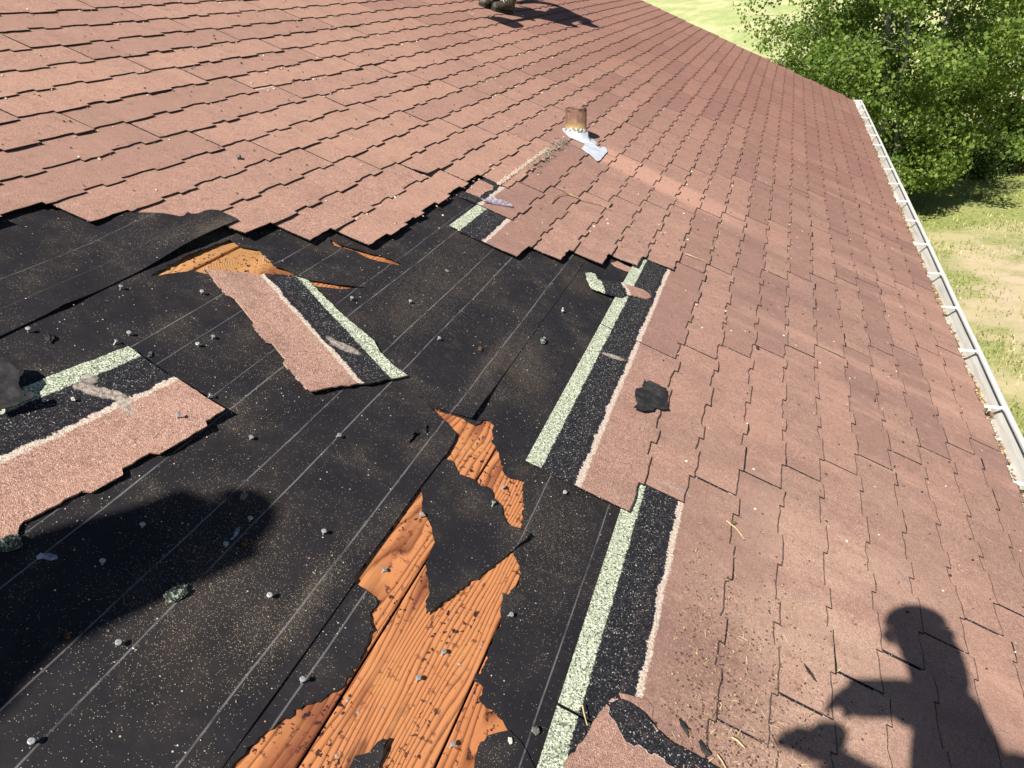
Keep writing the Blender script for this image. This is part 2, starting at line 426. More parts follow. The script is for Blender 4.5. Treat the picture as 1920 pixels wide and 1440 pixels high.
_sc = P(1152, 668, .02)
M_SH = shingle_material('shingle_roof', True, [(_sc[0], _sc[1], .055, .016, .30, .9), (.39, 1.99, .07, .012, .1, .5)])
M_FELT = felt_material()
M_WOOD = wood_material()
M_WHITE = plain('white_gutter_paint', (.78, .78, .76), .42, .5, 0, .06, 6)
M_SIDING = plain('cream_siding', (.62, .57, .48), .7, .3, 0, .08, 3)

# ------------------------------------------------------------------ ground
def ground_material():
    t = NT('lawn', .95, .1); o = t.obj; q = t.xyz(o)
    n = t.noise(o, .55, 6, .62); f = t.noise(o, 14, 5, .7); ff = t.noise(o, 60, 4, .7)
    grass = t.mix(t.step(f, .35, .68), (.15, .19, .05), (.36, .37, .14))
    dry = t.mix(t.step(ff, .35, .7), (.40, .345, .18), (.56, .48, .30))
    col = t.mix(t.step(n, .43, .60), grass, dry)
    lush = t.math('MULTIPLY', t.step(q[1], 15.0, 19.0), t.step(t.noise(o, 1.1, 4), .28, .52))
    col = t.mix(t.math('MULTIPLY', lush, .75), col, t.mix(t.step(f, .35, .7), (.14, .20, .045), (.36, .40, .12)))
    path = gauss_mask(t, q, 4.6, 13.6, 1.1, 2.6, -.25)
    path = t.math('MULTIPLY', path, t.step(t.noise(o, 1.8, 5, .65), .30, .62))
    dirt = t.mix(t.step(ff, .3, .7), (.46, .36, .25), (.58, .46, .34))
    col = t.mix(t.math('MULTIPLY', path, 1.25, clamp=True), col, dirt)
    # far meadow: pale dry grass, a greener swale beyond
    far = t.step(q[1], 27.0, 34.0)
    mead = t.mix(t.step(t.noise(t.map(o, (.25, .05, 1)), 1.0, 6, .65), .38, .66), (.22, .34, .08), (.56, .53, .27))
    mead = t.mix(t.step(t.noise(o, 3.5, 5, .75), .35, .75), mead, (.66, .62, .36))
    col = t.mix(far, col, mead)
    bm = t.bump(t.math('ADD', ff, f), .35, .02)
    return t.done(col, bm)
g = mesh('ground', [(-300, -200, 0), (300, -200, 0), (300, 700, 0), (-300, 700, 0)], [(0, 1, 2, 3)], ground_material())
structure(g)

def leafy(name, c0, c1, c2, trans=.35):
    t = NT(name, .55, .35); r = t.attr('rnd')
    col = t.ramp(r, [(0, c0), (.55, c1), (1, c2)])
    tr = t.n('ShaderNodeBsdfTranslucent'); t.put(tr.inputs[0], t.mix(.5, col, (.28, .36, .03)))
    mx = t.n('ShaderNodeMixShader'); mx.inputs[0].default_value = trans
    t.put(t.b.inputs['Base Color'], col); t.l(t.b.outputs[0], mx.inputs[1]); t.l(tr.outputs[0], mx.inputs[2])
    t.l(mx.outputs[0], t.t.nodes['Material Output'].inputs[0]); return t.m
M_LEAF = leafy('aspen_leaves', (.040, .085, .014), (.150, .240, .040), (.37, .45, .125), .44)
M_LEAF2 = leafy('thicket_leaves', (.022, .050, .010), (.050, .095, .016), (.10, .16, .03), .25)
M_GRASS = leafy('grass_blades', (.14, .21, .045), (.34, .36, .12), (.68, .60, .34), .3)
def bark_material():
    t = NT('aspen_bark', .8, .2); n = t.noise(t.map(t.obj, (6, 6, 2.0)), 2.2, 5, .6)
    return t.done(t.mix(t.step(n, .56, .66), (.34, .33, .28), (.07, .065, .055)), t.bump(n, .4, .01))
M_BARK = bark_material()

def scatter_leaves(name, centers, radii, n, size, mat, M, parent, rg, zmin=.15):
    C = np.array(centers); k = rg.integers(0, len(C), n)
    d = rg.normal(size=(n, 3)); d /= np.linalg.norm(d, axis=1)[:, None]
    rr = rg.random(n) ** .45
    p = C[k] + d * (np.array(radii)[k] * rr)[:, None] * np.array([1, 1, .8])
    p = p[p[:, 2] > zmin]; n = len(p)
    a = rg.normal(size=(n, 3)); a[:, 2] -= .5; a /= np.linalg.norm(a, axis=1)[:, None]
    b = np.cross(a, rg.normal(size=(n, 3))); b /= np.linalg.norm(b, axis=1)[:, None]
    nrm = np.cross(a, b); L = size * rg.uniform(.6, 1.25, n)[:, None]
    v = np.stack([p, p + a * L * .5 + b * L * .42 + nrm * L * .1, p + a * L, p + a * L * .5 - b * L * .42 + nrm * L * .1], 1).reshape(-1, 3)
    i = np.arange(n)[:, None] * 4 + np.array([[0, 1, 2, 3]])
    o = mesh(name, v, i.tolist(), mat, M, parent)
    at = o.data.attributes.new('rnd', 'FLOAT', 'FACE')
    cl = rg.random(len(C))
    kk = k[:n]; at.data.foreach_set('value', np.clip(.25 * cl[k][:n] + .75 * rg.beta(1.6, 1.8, n), 0, 1).astype(np.float32))
    return o

def aspen(x, y, h, rad, nleaf, seed, label, low=.9, lean=(0, 0), size=.080, dens=1.0):
    rg = np.random.default_rng(seed); r = random.Random(seed)
    t = root('aspen_tree', Matrix.Translation((x, y, 0)))
    tag(t, label, 'tree', 'aspens beyond the roof')
    tips = []; trad = []; tr = MB()
    for s in range(3):
        bx, by = r.uniform(-.35, .35), r.uniform(-.35, .35); a = r.uniform(0, 6.28); sp = r.uniform(.2, .55) * rad
        pts = [(bx, by, -.05)]
        for i in range(1, 7):
            f = i / 6
            pts.append((bx + math.cos(a) * sp * f + lean[0] * f + r.gauss(0, .06), by + math.sin(a) * sp * f + lean[1] * f + r.gauss(0, .06), h * f * r.uniform(.9, 1.0)))
        tr.add(tube(pts, [.065 * (1 - .85 * i / 6) + .008 for i in range(7)], 7))
        for i in range(1, 7):
            base = Vector(pts[i])
            for q in range(7):
                az = r.uniform(0, 6.28); z = base.z
                prof = math.sin(math.pi * min(1, max(.12, (z - low * .3) / (h * 1.05)))) ** .6
                ln = rad * prof * r.uniform(.45, 1.05)
                e = base + Vector((math.cos(az) * ln, math.sin(az) * ln, ln * r.uniform(-.25, .45)))
                m = base.lerp(e, .5) + Vector((0, 0, .12 * ln))
                tr.add(tube([base, m, e], [.014, .008, .003], 5, False))
                for f in (.55, .8, 1.0):
                    c = base.lerp(e, f) + Vector((r.gauss(0, .15), r.gauss(0, .15), r.gauss(0, .12)))
                    if c.z > low * .55: tips.append(c); trad.append(r.uniform(.28, .58))
    tr.build('trunk', M_BARK, PW[t.name], t, True)
    scatter_leaves('crown', tips, trad, nleaf, size, M_LEAF, PW[t.name], t, rg, low * .45)
    return t
aspen(2.9, 18.0, 6.6, 2.7, 78000, 11, 'bushy green aspen crowding the far corner of the roof by the gutter end', .75, (-.3, -.2))
aspen(1.4, 23.3, 6.4, 2.2, 36000, 12, 'leafy aspen leftmost of the row beyond the roof, against the pale meadow', .8)
aspen(6.0, 22.0, 6.6, 2.6, 56000, 13, 'aspen with long pale branches in the middle of the row beyond the roof', .8)
aspen(8.9, 23.6, 6.0, 2.0, 17000, 14, 'thin open aspen rightmost in the row, the meadow showing through it', .9)

# undergrowth beneath the aspens
def thicket(x, y, w, d, h, n, seed, label):
    rg = np.random.default_rng(seed)
    c = [(rg.uniform(-w, w), rg.uniform(-d, d), rg.uniform(.1, h)) for _ in range(70)]
    t = root('thicket_shrub', Matrix.Translation((x, y, 0))); tag(t, label, 'shrub', 'undergrowth below the aspens')
    mb = MB()
    for q in c[:26]: mb.add(tube([(q[0] * .6, q[1] * .6, 0), (q[0] * .8, q[1] * .8, q[2] * .6), q], [.016, .011, .004], 5, False))
    mb.build('stem', M_BARK, PW[t.name], t)
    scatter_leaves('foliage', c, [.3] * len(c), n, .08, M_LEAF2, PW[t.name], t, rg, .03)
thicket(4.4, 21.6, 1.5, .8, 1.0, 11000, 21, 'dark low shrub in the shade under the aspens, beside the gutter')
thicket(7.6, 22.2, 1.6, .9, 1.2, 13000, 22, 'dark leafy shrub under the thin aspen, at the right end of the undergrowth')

# grass blades on the part of the lawn one can look down on
def grass():
    rg = np.random.default_rng(5); n = 42000
    y = rg.uniform(5.5, 26, n); x = 2.0 + rg.random(n) * (y * .28 + .6)
    keep = np.array([mnoise.fractal(Vector((a * .8, b * .8, 3.1)), .8, 2, 4) for a, b in zip(x, y)]) + rg.normal(0, .25, n) > -.05
    path = np.exp(-(((x - 4.6) / 1.0) ** 2 + ((y - 13.6) / 2.6) ** 2))
    keep &= rg.random(n) > path * 1.1
    x, y = x[keep], y[keep]; n = len(x)
    h = rg.uniform(.03, .085, n) * np.where(y > 21.5, 3.5, 1); a = rg.uniform(0, 6.28, n); w = rg.uniform(.006, .014, n) * np.where(y > 21.5, 1.4, 1)
    ln = rg.uniform(.2, .8, n) * h
    b = np.stack([x, y, np.zeros(n)], 1); dx = np.stack([np.cos(a) * w, np.sin(a) * w, np.zeros(n)], 1)
    tip = b + np.stack([np.cos(a + 1.3) * ln, np.sin(a + 1.3) * ln, h], 1)
    v = np.stack([b - dx, b + dx, tip], 1).reshape(-1, 3)
    o = mesh('lawn_grass', v, (np.arange(n)[:, None] * 3 + np.array([[0, 1, 2]])).tolist(), M_GRASS)
    at = o.data.attributes.new('rnd', 'FLOAT', 'FACE'); at.data.foreach_set('value', np.clip(rg.beta(1.5, 1.6, n), 0, 1).astype(np.float32))
    o['kind'] = 'stuff'; tag(o, 'short green and straw coloured grass growing in tufts on the lawn', 'grass')
grass()

# ------------------------------------------------------------------ the house
U0, U1 = -2.6, 14.18                        # near end and rake along the eave
VR, VE = -5.0, 1.757                        # ridge and eave down the slope
E1 = .146                                   # shingle exposure
def edge_v(r): return .1517 + E1 * (r + 1)  # lower edge of course r
def joint_u(r, k): return 5.774 + .165 * r + k

ez = W((0, 0, 0))
eaveW = W((VE, 0, .0255)); ridgeW = W((VR, 0, 0))
house = root('house', Matrix.Translation((eaveW.x - .45, 6, 0)))
tag(house, 'house with a faded reddish brown shingle roof, partly stripped to black felt', 'house')

# -- deck boards, 205 mm wide, running along the eave
def deck():
    BW = .2090; v = .0867 - BW * 26; vs = []; fs = []; rn = []; k = 0
    r = random.Random(3)
    while v < VE - .01:
        v2 = min(v + BW, VE - .01)
        cuts = [U0]; x = U0 + r.uniform(1, 3)
        while x < U1 - .5: cuts.append(x); x += r.uniform(3.2, 4.2)
        if -.13 < v < .1: cuts = [U0, 4.6]
        cuts.append(U1 - .02)
        if abs(v - (-1.167 - BW)) < .02 or abs(v + 1.167) < .02: cuts = [U0, 5.2, U1 - .02]
        for a, b in zip(cuts[:-1], cuts[1:]):
            g2 = r.uniform(.0020, .0030) if v > -1.1 else .0042; dz = r.uniform(-.0015, .0004)
            base = len(vs)
            for (x0, x1) in ((v + g2, v2 - g2),):
                e = .002
                ring = [(x0, -.019), (x0, dz - e), (x0 + e, dz), (x1 - e, dz), (x1, dz - e), (x1, -.019)]
                for uu in (a + .001, b - .001):
                    for (xx, zz) in ring: vs.append((xx, uu, zz))
                for i in range(5): fs.append((base + i, base + i + 1, base + 6 + i + 1, base + 6 + i)); rn.append(((k * 37) % 11) / 11)
                fs.append(tuple(base + i for i in range(6))); rn.append(((k * 37) % 11) / 11)
                fs.append(tuple(base + 6 + i for i in range(6))); rn.append(((k * 37) % 11) / 11)
            k += 1
        v = v2
    o = mesh('roof_deck', vs, fs, M_WOOD, ROOF, house)
    bm = bmesh.new(); bm.from_mesh(o.data); bmesh.ops.recalc_face_normals(bm, faces=bm.faces); bm.to_mesh(o.data); bm.free()
    at = o.data.attributes.new('rnd', 'FLOAT', 'FACE'); at.data.foreach_set('value', rn)
    return o
deck()
# dark sheet below the board gaps, the attic's darkness put into its colour
mesh('attic_dark_sheet', [(VR, U0, -.03), (VE, U0, -.03), (VE, U1, -.03), (VR, U1, -.03)], [(0, 1, 2, 3)], plain('attic_dark', (.03, .02, .015)), ROOF, house)

# -- roofing felt: three overlapping lengths with torn openings
H_MAIN = PL('779,747 792,750 800,761 815,770 840,777 868,787 890,800 906,790 918,793 925,800 923,820 921,828 930,840 936,860 944,890 953,898 972,902 982,905 977,920 980,945 978,965 975,990 970,1010 960,1037 969,1054 975,1076 971,1099 941,1121 936,1147 936,1170 922,1200 913,1226 900,1260 887,1279 904,1290 898,1316 913,1331 934,1348 951,1374 911,1384 896,1402 889,1425 889,1470 410,1470 435,1436 487,1384 562,1331 637,1296 641,1292 656,1271 681,1226 698,1185 694,1162 696,1144 707,1134 703,1121 690,1112 667,1099 662,1089 720,1010 787,916 800,900 828,864 836,855 850,830 853,818 843,808 832,795 820,784 808,772 795,758')
H_KNOT = PL('280,522 317,518 360,513 400,522 520,545 560,530 548,518 530,509 511,504 506,493 492,483 480,472 447,466 430,455 405,462 340,490')
H_SLIT = PL('617,452 632,461 655,469 690,479 715,483 735,492 751,501 746,503 730,500 700,491 670,479 640,470 622,463')
H_SLIT2 = PL('560,528 600,532 640,539 690,543 640,546 600,542 570,536')
H_CHIP = PL('765,836 768,829 777,819 787,817 789,825 782,832')
def split_hole(poly, vcut, side):
    """clip a polygon at v = vcut (side -1 keeps smaller v)"""
    out = []; n = len(poly)
    for i in range(n):
        a, b = poly[i], poly[(i + 1) % n]; ia = (a[0] - vcut) * side >= 0; ib = (b[0] - vcut) * side >= 0
        if ia: out.append(a)
        if ia != ib:
            t = (vcut - a[0]) / (b[0] - a[0]); out.append((vcut, a[1] + t * (b[1] - a[1])))
    return out
LAP_B, LAP_A = -.2255, -1.241
def rect(v0, v1, u0, u1): return [(v0, u0), (v1, u0), (v1, u1), (v0, u1)]
felt_kw = dict(step=.035, thick=.0016, mat=M_FELT, parent=house)
def wrinkle(x, y, amp, seed):
    return np.array([amp * fbm(a, b, 3.0, seed, 3) + amp * .4 * fbm(a, b * .6, 11, seed + 5, 2) for a, b in zip(x, y)])
def curl(x, y, loops, h, L=.018):
    z = np.zeros(len(x))
    for lp in loops:
        d = segd(x, y, lp); q = np.array([.35 + .9 * abs(fbm(a, b, 9, 8, 2)) for a, b in zip(x, y)])
        z = np.maximum(z, h * q * np.exp(-d / L))
    return z
hC = [jag(H_MAIN, .008, .0028, 1)]
hB_main = split_hole(H_MAIN, LAP_B + .0005, -1)
# lower length
def zC(x, y): return .0024 + np.maximum(wrinkle(x, y, .0009, 2), -.0005) + curl(x, y, hC, .0045)
feltC = sheet('roofing_felt', jag(rect(-.40, .72, -.9, 5.0), .1, 0), hC, zf=zC, seed=1, **felt_kw)
# middle length
edgeB = [(-1.40, -.9), (LAP_B, -.9)]
holesB = [jag(H_KNOT, .012, .0015, 2), jag(H_SLIT2, .012, .001, 6), jag(H_SLIT, .012, .0012, 3), jag(H_CHIP, .008, .0010, 4)]
tear = [p for p in hB_main]
lapB = [(LAP_B, -.9), (LAP_B, 1.05), (LAP_B, 1.45)]
outB = [(-1.42, -.9), (LAP_B + .0006, -.9)]
uu = [q for q in np.arange(-.7, 5.0, .05)]
for q in uu: outB.append((LAP_B + .0012 * fbm(q, 0, 6, 4), q))
outB += [(LAP_B, 5.0), (-1.42, 5.0)]
def zB(x, y):
    z = .0052 + np.maximum(wrinkle(x, y, .0013, 3), -.001) + curl(x, y, holesB, .008, .02)
    lip = np.exp(-(LAP_B - x) / .022)
    z += lip * (.017 * np.exp(-((y - 1.89) / .10) ** 2) + .003 * np.exp(-((y - 2.05) / .12) ** 2) + .0025 * np.exp(-((y - .75) / .2) ** 2))
    z += .005 * np.exp(-((x + .27) / .03) ** 2 - ((y - 1.60) / .06) ** 2)
    d = segd(x, y, hB_tear); z += .006 * np.exp(-d / .02)
    return z
hB_tear = split_hole(H_MAIN, LAP_B + .008, -1)
feltB = sheet('roofing_felt', outB, holesB + [hB_tear], zf=zB, seed=2, **felt_kw)
# upper length, its torn end folded up over the shingles
outA = [(-2.6, -.9), (LAP_A, -.9)] + [(LAP_A + .001 * fbm(q, 1, 5, 2), q) for q in np.arange(-.8, 2.16, .05)]
endA = PL('461,417 440,408 420,398 410,393 398,392 385,394 372,399 360,400 352,396 345,403 338,404 318,400 290,397 262,396 240,395', .03)
endA = [(LAP_A, 2.19)] + endA[1:]
outA += jag(endA, .02, .002, 7, closed=False) + [(-1.50, 1.90), (-1.53, 1.78), (-2.6, 1.76)]
def zA(x, y):
    z = .0080 + np.maximum(wrinkle(x, y, .0016, 6), -.001)
    rise = 1 / (1 + np.exp(-(y - 1.84) / .045)); z += .019 * rise / (1 + np.exp(-(x + 1.50) / .012))
    lip = np.exp(-(LAP_A - x) / .04); z += lip * (.010 * np.exp(-((y - 2.02) / .22) ** 2) + .0015 + .002 * np.sin(y * 9) ** 2 * (y < 1.5))
    z += .012 * np.exp(-((x + 1.26) / .03) ** 2 - ((y - 1.46) / .05) ** 2)
    return z
feltA = sheet('roofing_felt', outA, [], zf=zA, seed=3, **felt_kw)
feltU = sheet('roofing_felt', rect(-4.9, -1.40, 1.3, 5.0), [], zf=lambda x, y: .0042 + 0 * x, seed=12, **{**felt_kw, 'step': .2})
feltA['label'] = 'topmost length of black felt with its torn end folded over the shingles'
feltB['label'] = 'middle length of black felt crossed by printed lines'
feltC['label'] = 'lowest length of black felt torn open over the boards'
# the tongue of felt still crossing the opening
tongue = PL('787,920 800,900 828,864 843,865 850,875 857,892 866,893 890,902 898,913 913,915 920,920 928,940 938,950 940,966 944,980 952,992 969,999 987,1013 960,1037 900,1081 840,1125 797,1157 795,1132 804,1114 795,1061 814,1020 804,981 789,956 791,934')
def zT(x, y):
    tip = P(987, 1013); d2 = (x - tip[0]) ** 2 + (y - tip[1]) ** 2
    tip2 = P(797, 1157); d3 = (x - tip2[0]) ** 2 + (y - tip2[1]) ** 2
    return .0052 + np.maximum(wrinkle(x, y, .0014, 9), -.001) + .016 * np.exp(-d2 / .003) + .004 * np.exp(-d3 / .004) + .003 * curl(x, y, [tongue], 1, .01)
torn = sheet('torn_flap', jag(tongue, .008, .0017, 8), [], .02, zT, .0022, M_FELT, feltC, seed=4)
torn['label'] = 'smooth dark tongue of torn felt lying across the bare boards'
bit1 = sheet('torn_flap', jag(PL('640,1470 652,1442 665,1420 690,1415 703,1400 715,1392 722,1396 715,1415 709,1440 712,1470'), .01, .0015, 9), [], .02, lambda x, y: .004 + .012 * np.exp(-segd(x, y, PL('703,1400 722,1396 712,1415')) / .02), .0022, M_FELT, feltC, seed=5)
bit2 = sheet('torn_flap', jag(PL('884,1470 889,1425 896,1402 911,1384 930,1378 951,1374 975,1395 1000,1440 1010,1470'), .01, .0015, 10), [], .025, lambda x, y: .0062 + curl(x, y, [PL('884,1470 889,1425 896,1402 911,1384 951,1374')], .006), .0022, M_FELT, feltC, seed=6)
# small curled lip around the punched hole and the split beside the long strip
chip = sheet('torn_flap', jag(PL('762,806 772,800 780,797 790,800 796,806 797,817 789,822 785,815 777,818 768,822 770,812'), .006, .001, 11), [], .008, lambda x, y: .007 + .012 * np.clip(np.array([fbm(a, b, 30, 2) for a, b in zip(x, y)]) + .5, 0, 1), .0018, M_FELT, feltB, seed=7)

# -- shingles
STEPS = [(0, 1), (.152, 0), (.305, 1), (.387, 0), (.470, 1), (.622, 0), (.762, 1), (.910, 0)]
NOTCH = .0155
def prof(f):
    f = min(max(f, 0), .9999); s = 1
    for a, v in STEPS:
        if f >= a: s = v
    return NOTCH if s else 0.0
TH = .0037; SL = (TH + .0006) / E1; BASE = .0112
class Shingles:
    def __init__(s): s.v = []; s.f = []; s.uv = []; s.r = []
    def quad(s, idx, rnd, uvs): s.f.append(idx); s.uv += uvs; s.r.append(rnd)
    def add(s, r, k, f0=0.0, f1=1.0, lift=None, rnd=None, rg=random, seglen=.05, top=.333):
        """one strip of course r between fractions f0..f1"""
        u0 = joint_u(r, k); vb = edge_v(r); rnd = rg.random() if rnd is None else rnd
        cuts = sorted({f0, f1} | {a for a, _ in STEPS if f0 < a < f1})
        fr = []
        for a, b in zip(cuts[:-1], cuts[1:]):
            m = max(1, int((b - a) / seglen))
            fr += [a + (b - a) * i / m for i in range(m)] + [b - 1e-5]
        gap = .0042; ju = rg.uniform(-.002, .002); rot = rg.gauss(0, .0012); dv = rg.gauss(0, .0016)
        wave = [rg.uniform(0, 6.28) for _ in range(3)]
        near = max(0.0, 1 - max(0, vb - .1) / .6)
        la = (.0022 + .0018 * near) * rg.uniform(.6, 1.25)
        cols = []
        jg = .0018 if seglen < .04 else .0006
        for i, f in enumerate(fr):
            u = u0 + f + ju + (gap if i == 0 else (-gap if i == len(fr) - 1 else 0))
            if u > U1: break
            p = prof(f) + rg.gauss(0, jg) - dv - rot * (f - .5) * 8
            L = la * (.72 + .28 * math.sin(wave[0] + f * 7)) * (.78 + .22 * math.sin(wave[1] + f * 17))
            if lift: L += lift(f)
            cols.append((u, f, p, L))
        if len(cols) < 2: return
        ws = [None, .04, .10, .17, top]; nw = len(ws); b = len(s.v)
        for (u, f, p, L) in cols:
            for j, w in enumerate(ws):
                w = p if w is None else max(w, p + .001)
                q = max(0, 1 - w / .16); zz = BASE + SL * (.333 - w) + TH + L * q ** 1.6
                s.v.append((vb - w, u, zz))
            s.v.append((vb - p, u, s.v[-nw][2] - TH))            # lower rim of the front edge
        n = nw + 1; rw = [0] * 0
        for i in range(len(cols) - 1):
            a = b + i * n; c = a + n; fa, fb = cols[i][1], cols[i + 1][1]
            for j in range(nw - 1):
                w0a = vb - s.v[a + j][0]; w1a = vb - s.v[a + j + 1][0]; w0c = vb - s.v[c + j][0]; w1c = vb - s.v[c + j + 1][0]
                s.quad((a + j, c + j, c + j + 1, a + j + 1), rnd, [(w0a - cols[i][2], w0a), (w0c - cols[i + 1][2], w0c), (w1c - cols[i + 1][2], w1c), (w1a - cols[i][2], w1a)])
            s.quad((a + nw, c + nw, c, a), rnd, [(.1, .0)] * 4)
        # end faces
        for i, flip in ((0, 0), (len(cols) - 1, 1)):
            a = b + i * n; zb = []
            for j in range(nw):
                x, y, z = s.v[a + j]; zb.append(len(s.v)); s.v.append((x, y, z - TH))
            for j in range(nw - 1):
                q = (a + j, a + j + 1, zb[j + 1], zb[j]); q = q[::-1] if flip else q
                s.quad(q, rnd, [(.1, .22)] * 4)
    def build(s, name, mat, M, parent):
        o = mesh(name, s.v, s.f, None, M, parent); me = o.data; me.materials.append(mat)
        uvl = me.uv_layers.new(name='UVMap'); uvl.data.foreach_set('uv', np.array(s.uv, np.float32).ravel())
        at = me.attributes.new('rnd', 'FLOAT', 'FACE'); at.data.foreach_set('value', np.array(s.r, np.float32))
        return o
rs = random.Random(42); S = Shingles()
def near_lift(h, f0=0.0, L=.18): return lambda f: h * math.exp(-abs(f - f0) / L)
special = {(-13, -3): lambda f: .010 * math.exp(-abs(f - .95) / .3), (-14, -4): lambda f: .012 * math.exp(-abs(f - .9) / .25), (-14, -3): near_lift(.012, 0, .08), (-9, -1): near_lift(.016, 0, .12),
           (-12, -2): near_lift(.006), (-10, -2): near_lift(.012), (-9, -2): near_lift(.006), (-8, -2): near_lift(.006),
           (-5, -2): near_lift(.010, .05, .12), (-4, -2): near_lift(.012, .05, .10), (-3, -2): near_lift(.012, .05, .10), (-2, -2): near_lift(.016, .05, .12), (-1, -2): near_lift(.008), (0, -4): near_lift(.002), (1, -4): near_lift(.002)}
for r in range(-35, 11):
    for k in range(-14, 15):
        u0 = joint_u(r, k)
        if u0 > U1 or u0 + 1 < U0: continue
        f0, f1 = max(0.0, U0 - u0), 1.0
        if -12 <= r <= -1 and k < -2: continue
        if r == -7 and k == -2: continue
        if r == -6 and k == -2: f0 = .50
        if r in (0, 1) and k < -4: continue
        if r == 2 and k <= -6: f1 = f1
        dist = math.hypot(u0 - 0, edge_v(r))
        S.add(r, k, f0, f1, special.get((r, k)), None, rs, .03 if u0 < 4.5 else .08, .275 if (r, k) == (-6, -2) else .333)
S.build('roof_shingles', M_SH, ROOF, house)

# broken pieces of shingle still nailed in place
def frag(name, px, h, uvf, seed, zf=None, parent=house, label=None, thick=.0045, mat=M_SH, step=.02):
    poly = jag(PL(px, h), .012, .0015, seed)
    zf = zf or (lambda x, y: np.full(len(x), h) + .002 * np.array([fbm(a, b, 9, seed) for a, b in zip(x, y)]))
    o = sheet(name, poly, [], step, zf, thick, mat, parent, uvf=uvf, seed=seed)
    if label: o['label'] = label
    at = o.data.attributes.new('rnd', 'FLOAT', 'FACE'); at.data.foreach_set('value', [.35] * len(o.data.polygons))
    return o
frag('broken_shingle', '874,358 882,350 899,336 926,349 924,355 909,360 901,369 888,364', .022, lambda x, y: (y, .08), 31, label='small jagged shingle remnant above the green and black strip')

def local_uv(o, e, flip=1):
    """UV of a strip whose lower edge starts at o and runs along e (roof coordinates)"""
    o = Vector(o); e = Vector(e).normalized(); n = Vector((e.y, -e.x)) * flip
    return lambda x, y: ((Vector((x, y)) - o).dot(e), (Vector((x, y)) - o).dot(n))

# torn strip lying crosswise at the upper right of the opening: green end, black middle, pink tip
def strip_uv():
    a = Vector(P(1098, 520)); b = Vector(P(1222, 556)); e = (b - a).normalized(); L = (b - a).length
    return lambda x, y: (y, .333 - (Vector((x, y)) - a).dot(e) / L * .30)
frag('broken_shingle', '1098,513 1108,512 1115,515 1119,521 1120,527 1140,529 1166,531 1170,534 1182,537 1202,543 1214,550 1221,559 1214,562 1200,560 1186,557 1172,556 1162,559 1146,555 1120,546 1110,542 1103,533 1099,526', .016, strip_uv(), 33,
     zf=lambda x, y: .020 + .010 * np.exp(-segd(x, y, PL('1102,533 1110,542 1146,555 1162,559 1200,560')) / .02), label='curled strip of torn shingle across the top of the long green stripe')
def under_uv(x, y): return (y, .30 - (x + .05) * .9)
frag('broken_shingle', '1147,492 1158,489 1172,497 1190,505 1210,508 1222,514 1226,521 1212,519 1196,514 1176,508 1158,500', .012, lambda x, y: (y, .162), 34, label='splintered grey shingle edge under the corner of the last whole course')
frag('broken_shingle', '1208,497 1222,498 1240,505 1253,512 1243,520 1228,518 1216,507', .012, lambda x, y: (y, .163 + .02 * math.sin(x * 90)), 35, label='scuffed pale shingle corner at the top end of the long strip')

# cracked flap in the foreground: the corner of a course lifted, broken edge black
A0 = P(1146, 1311)
def z_flap(x, y):
    d = segd(x, y, PL('1146,1311 1162,1312 1200,1335 1245,1385 1320,1425 1345,1445'))
    return .0235 + .016 * np.exp(-d / .05)
fl = frag('broken_shingle', '1058,1475 1063,1425 1099,1380 1125,1335 1146,1311 1162,1312 1178,1320 1192,1330 1204,1338 1220,1356 1236,1374 1252,1388 1276,1402 1300,1414 1322,1426 1345,1442 1380,1475', .030,
     lambda x, y: (y, .08 if segd(np.array([x]), np.array([y]), PL('1129,1333 1148,1328 1180,1340 1215,1385 1255,1410 1330,1450 1330,1475 1290,1475 1240,1440 1190,1410 1165,1402 1150,1370 1138,1358'))[0] > .006 and not inpoly(x, y, PL('1129,1333 1148,1328 1180,1340 1215,1385 1255,1410 1330,1450 1330,1475 1290,1475 1240,1440 1190,1410 1165,1402 1150,1370 1138,1358')) else .22),
     36, zf=z_flap, label='cracked pink shingle corner lifted beside the lower green stripe', step=.008, thick=.005)
frag('broken_shingle', '1162,1299 1180,1303 1200,1308 1215,1314 1226,1327 1222,1350 1230,1369 1238,1383 1270,1400 1296,1416 1318,1424 1310,1428 1262,1398 1240,1384 1222,1360 1206,1340 1190,1326 1172,1318', .024, lambda x, y: (y, .08), 37, label='broken pink shingle edge above the crack in the foreground')

# ------------------------------------------------------------------ loose shingles
def loose_shingle(name, o, e, L, top, label, seed, lift, off=.0, wk=1.0, scuff=()):
    """strip lying on the felt: o = lower corner, e = direction of its lower edge"""
    e = Vector(e).normalized(); n = Vector((e.y, -e.x)); o = Vector(o)
    r = random.Random(seed); low = []
    m = int(L / .012)
    for i in range(m + 1):
        f = L * i / m; low.append((f, prof((off + f) % 1.0) + r.gauss(0, .0012)))
    pts = low + top
    poly = [tuple(o + e * a + n * b) for a, b in pts]
    org = Matrix.Translation(ROOF @ Vector((o.x, o.y, 0))) @ ROOF.to_3x3().to_4x4()
    poly = [(a - o.x, b - o.y) for a, b in poly]
    inv = lambda x, y: (x * e.x + y * e.y, (x * n.x + y * n.y) * wk)
    def zf(x, y):
        a = x * e.x + y * e.y; b = x * n.x + y * n.y
        return .0125 + .0015 * np.array([fbm(p, q, 7, seed) for p, q in zip(x, y)]) + lift(a, b)
    ob = sheet(name, poly, [], .022, zf,   .0046, shingle_material('shingle_loose', False, [(q[0] - o.x, q[1] - o.y) + tuple(r_) for q, r_ in scuff]), None, org, uvf=inv, seed=seed)
    return tag(ob, label, 'shingle')
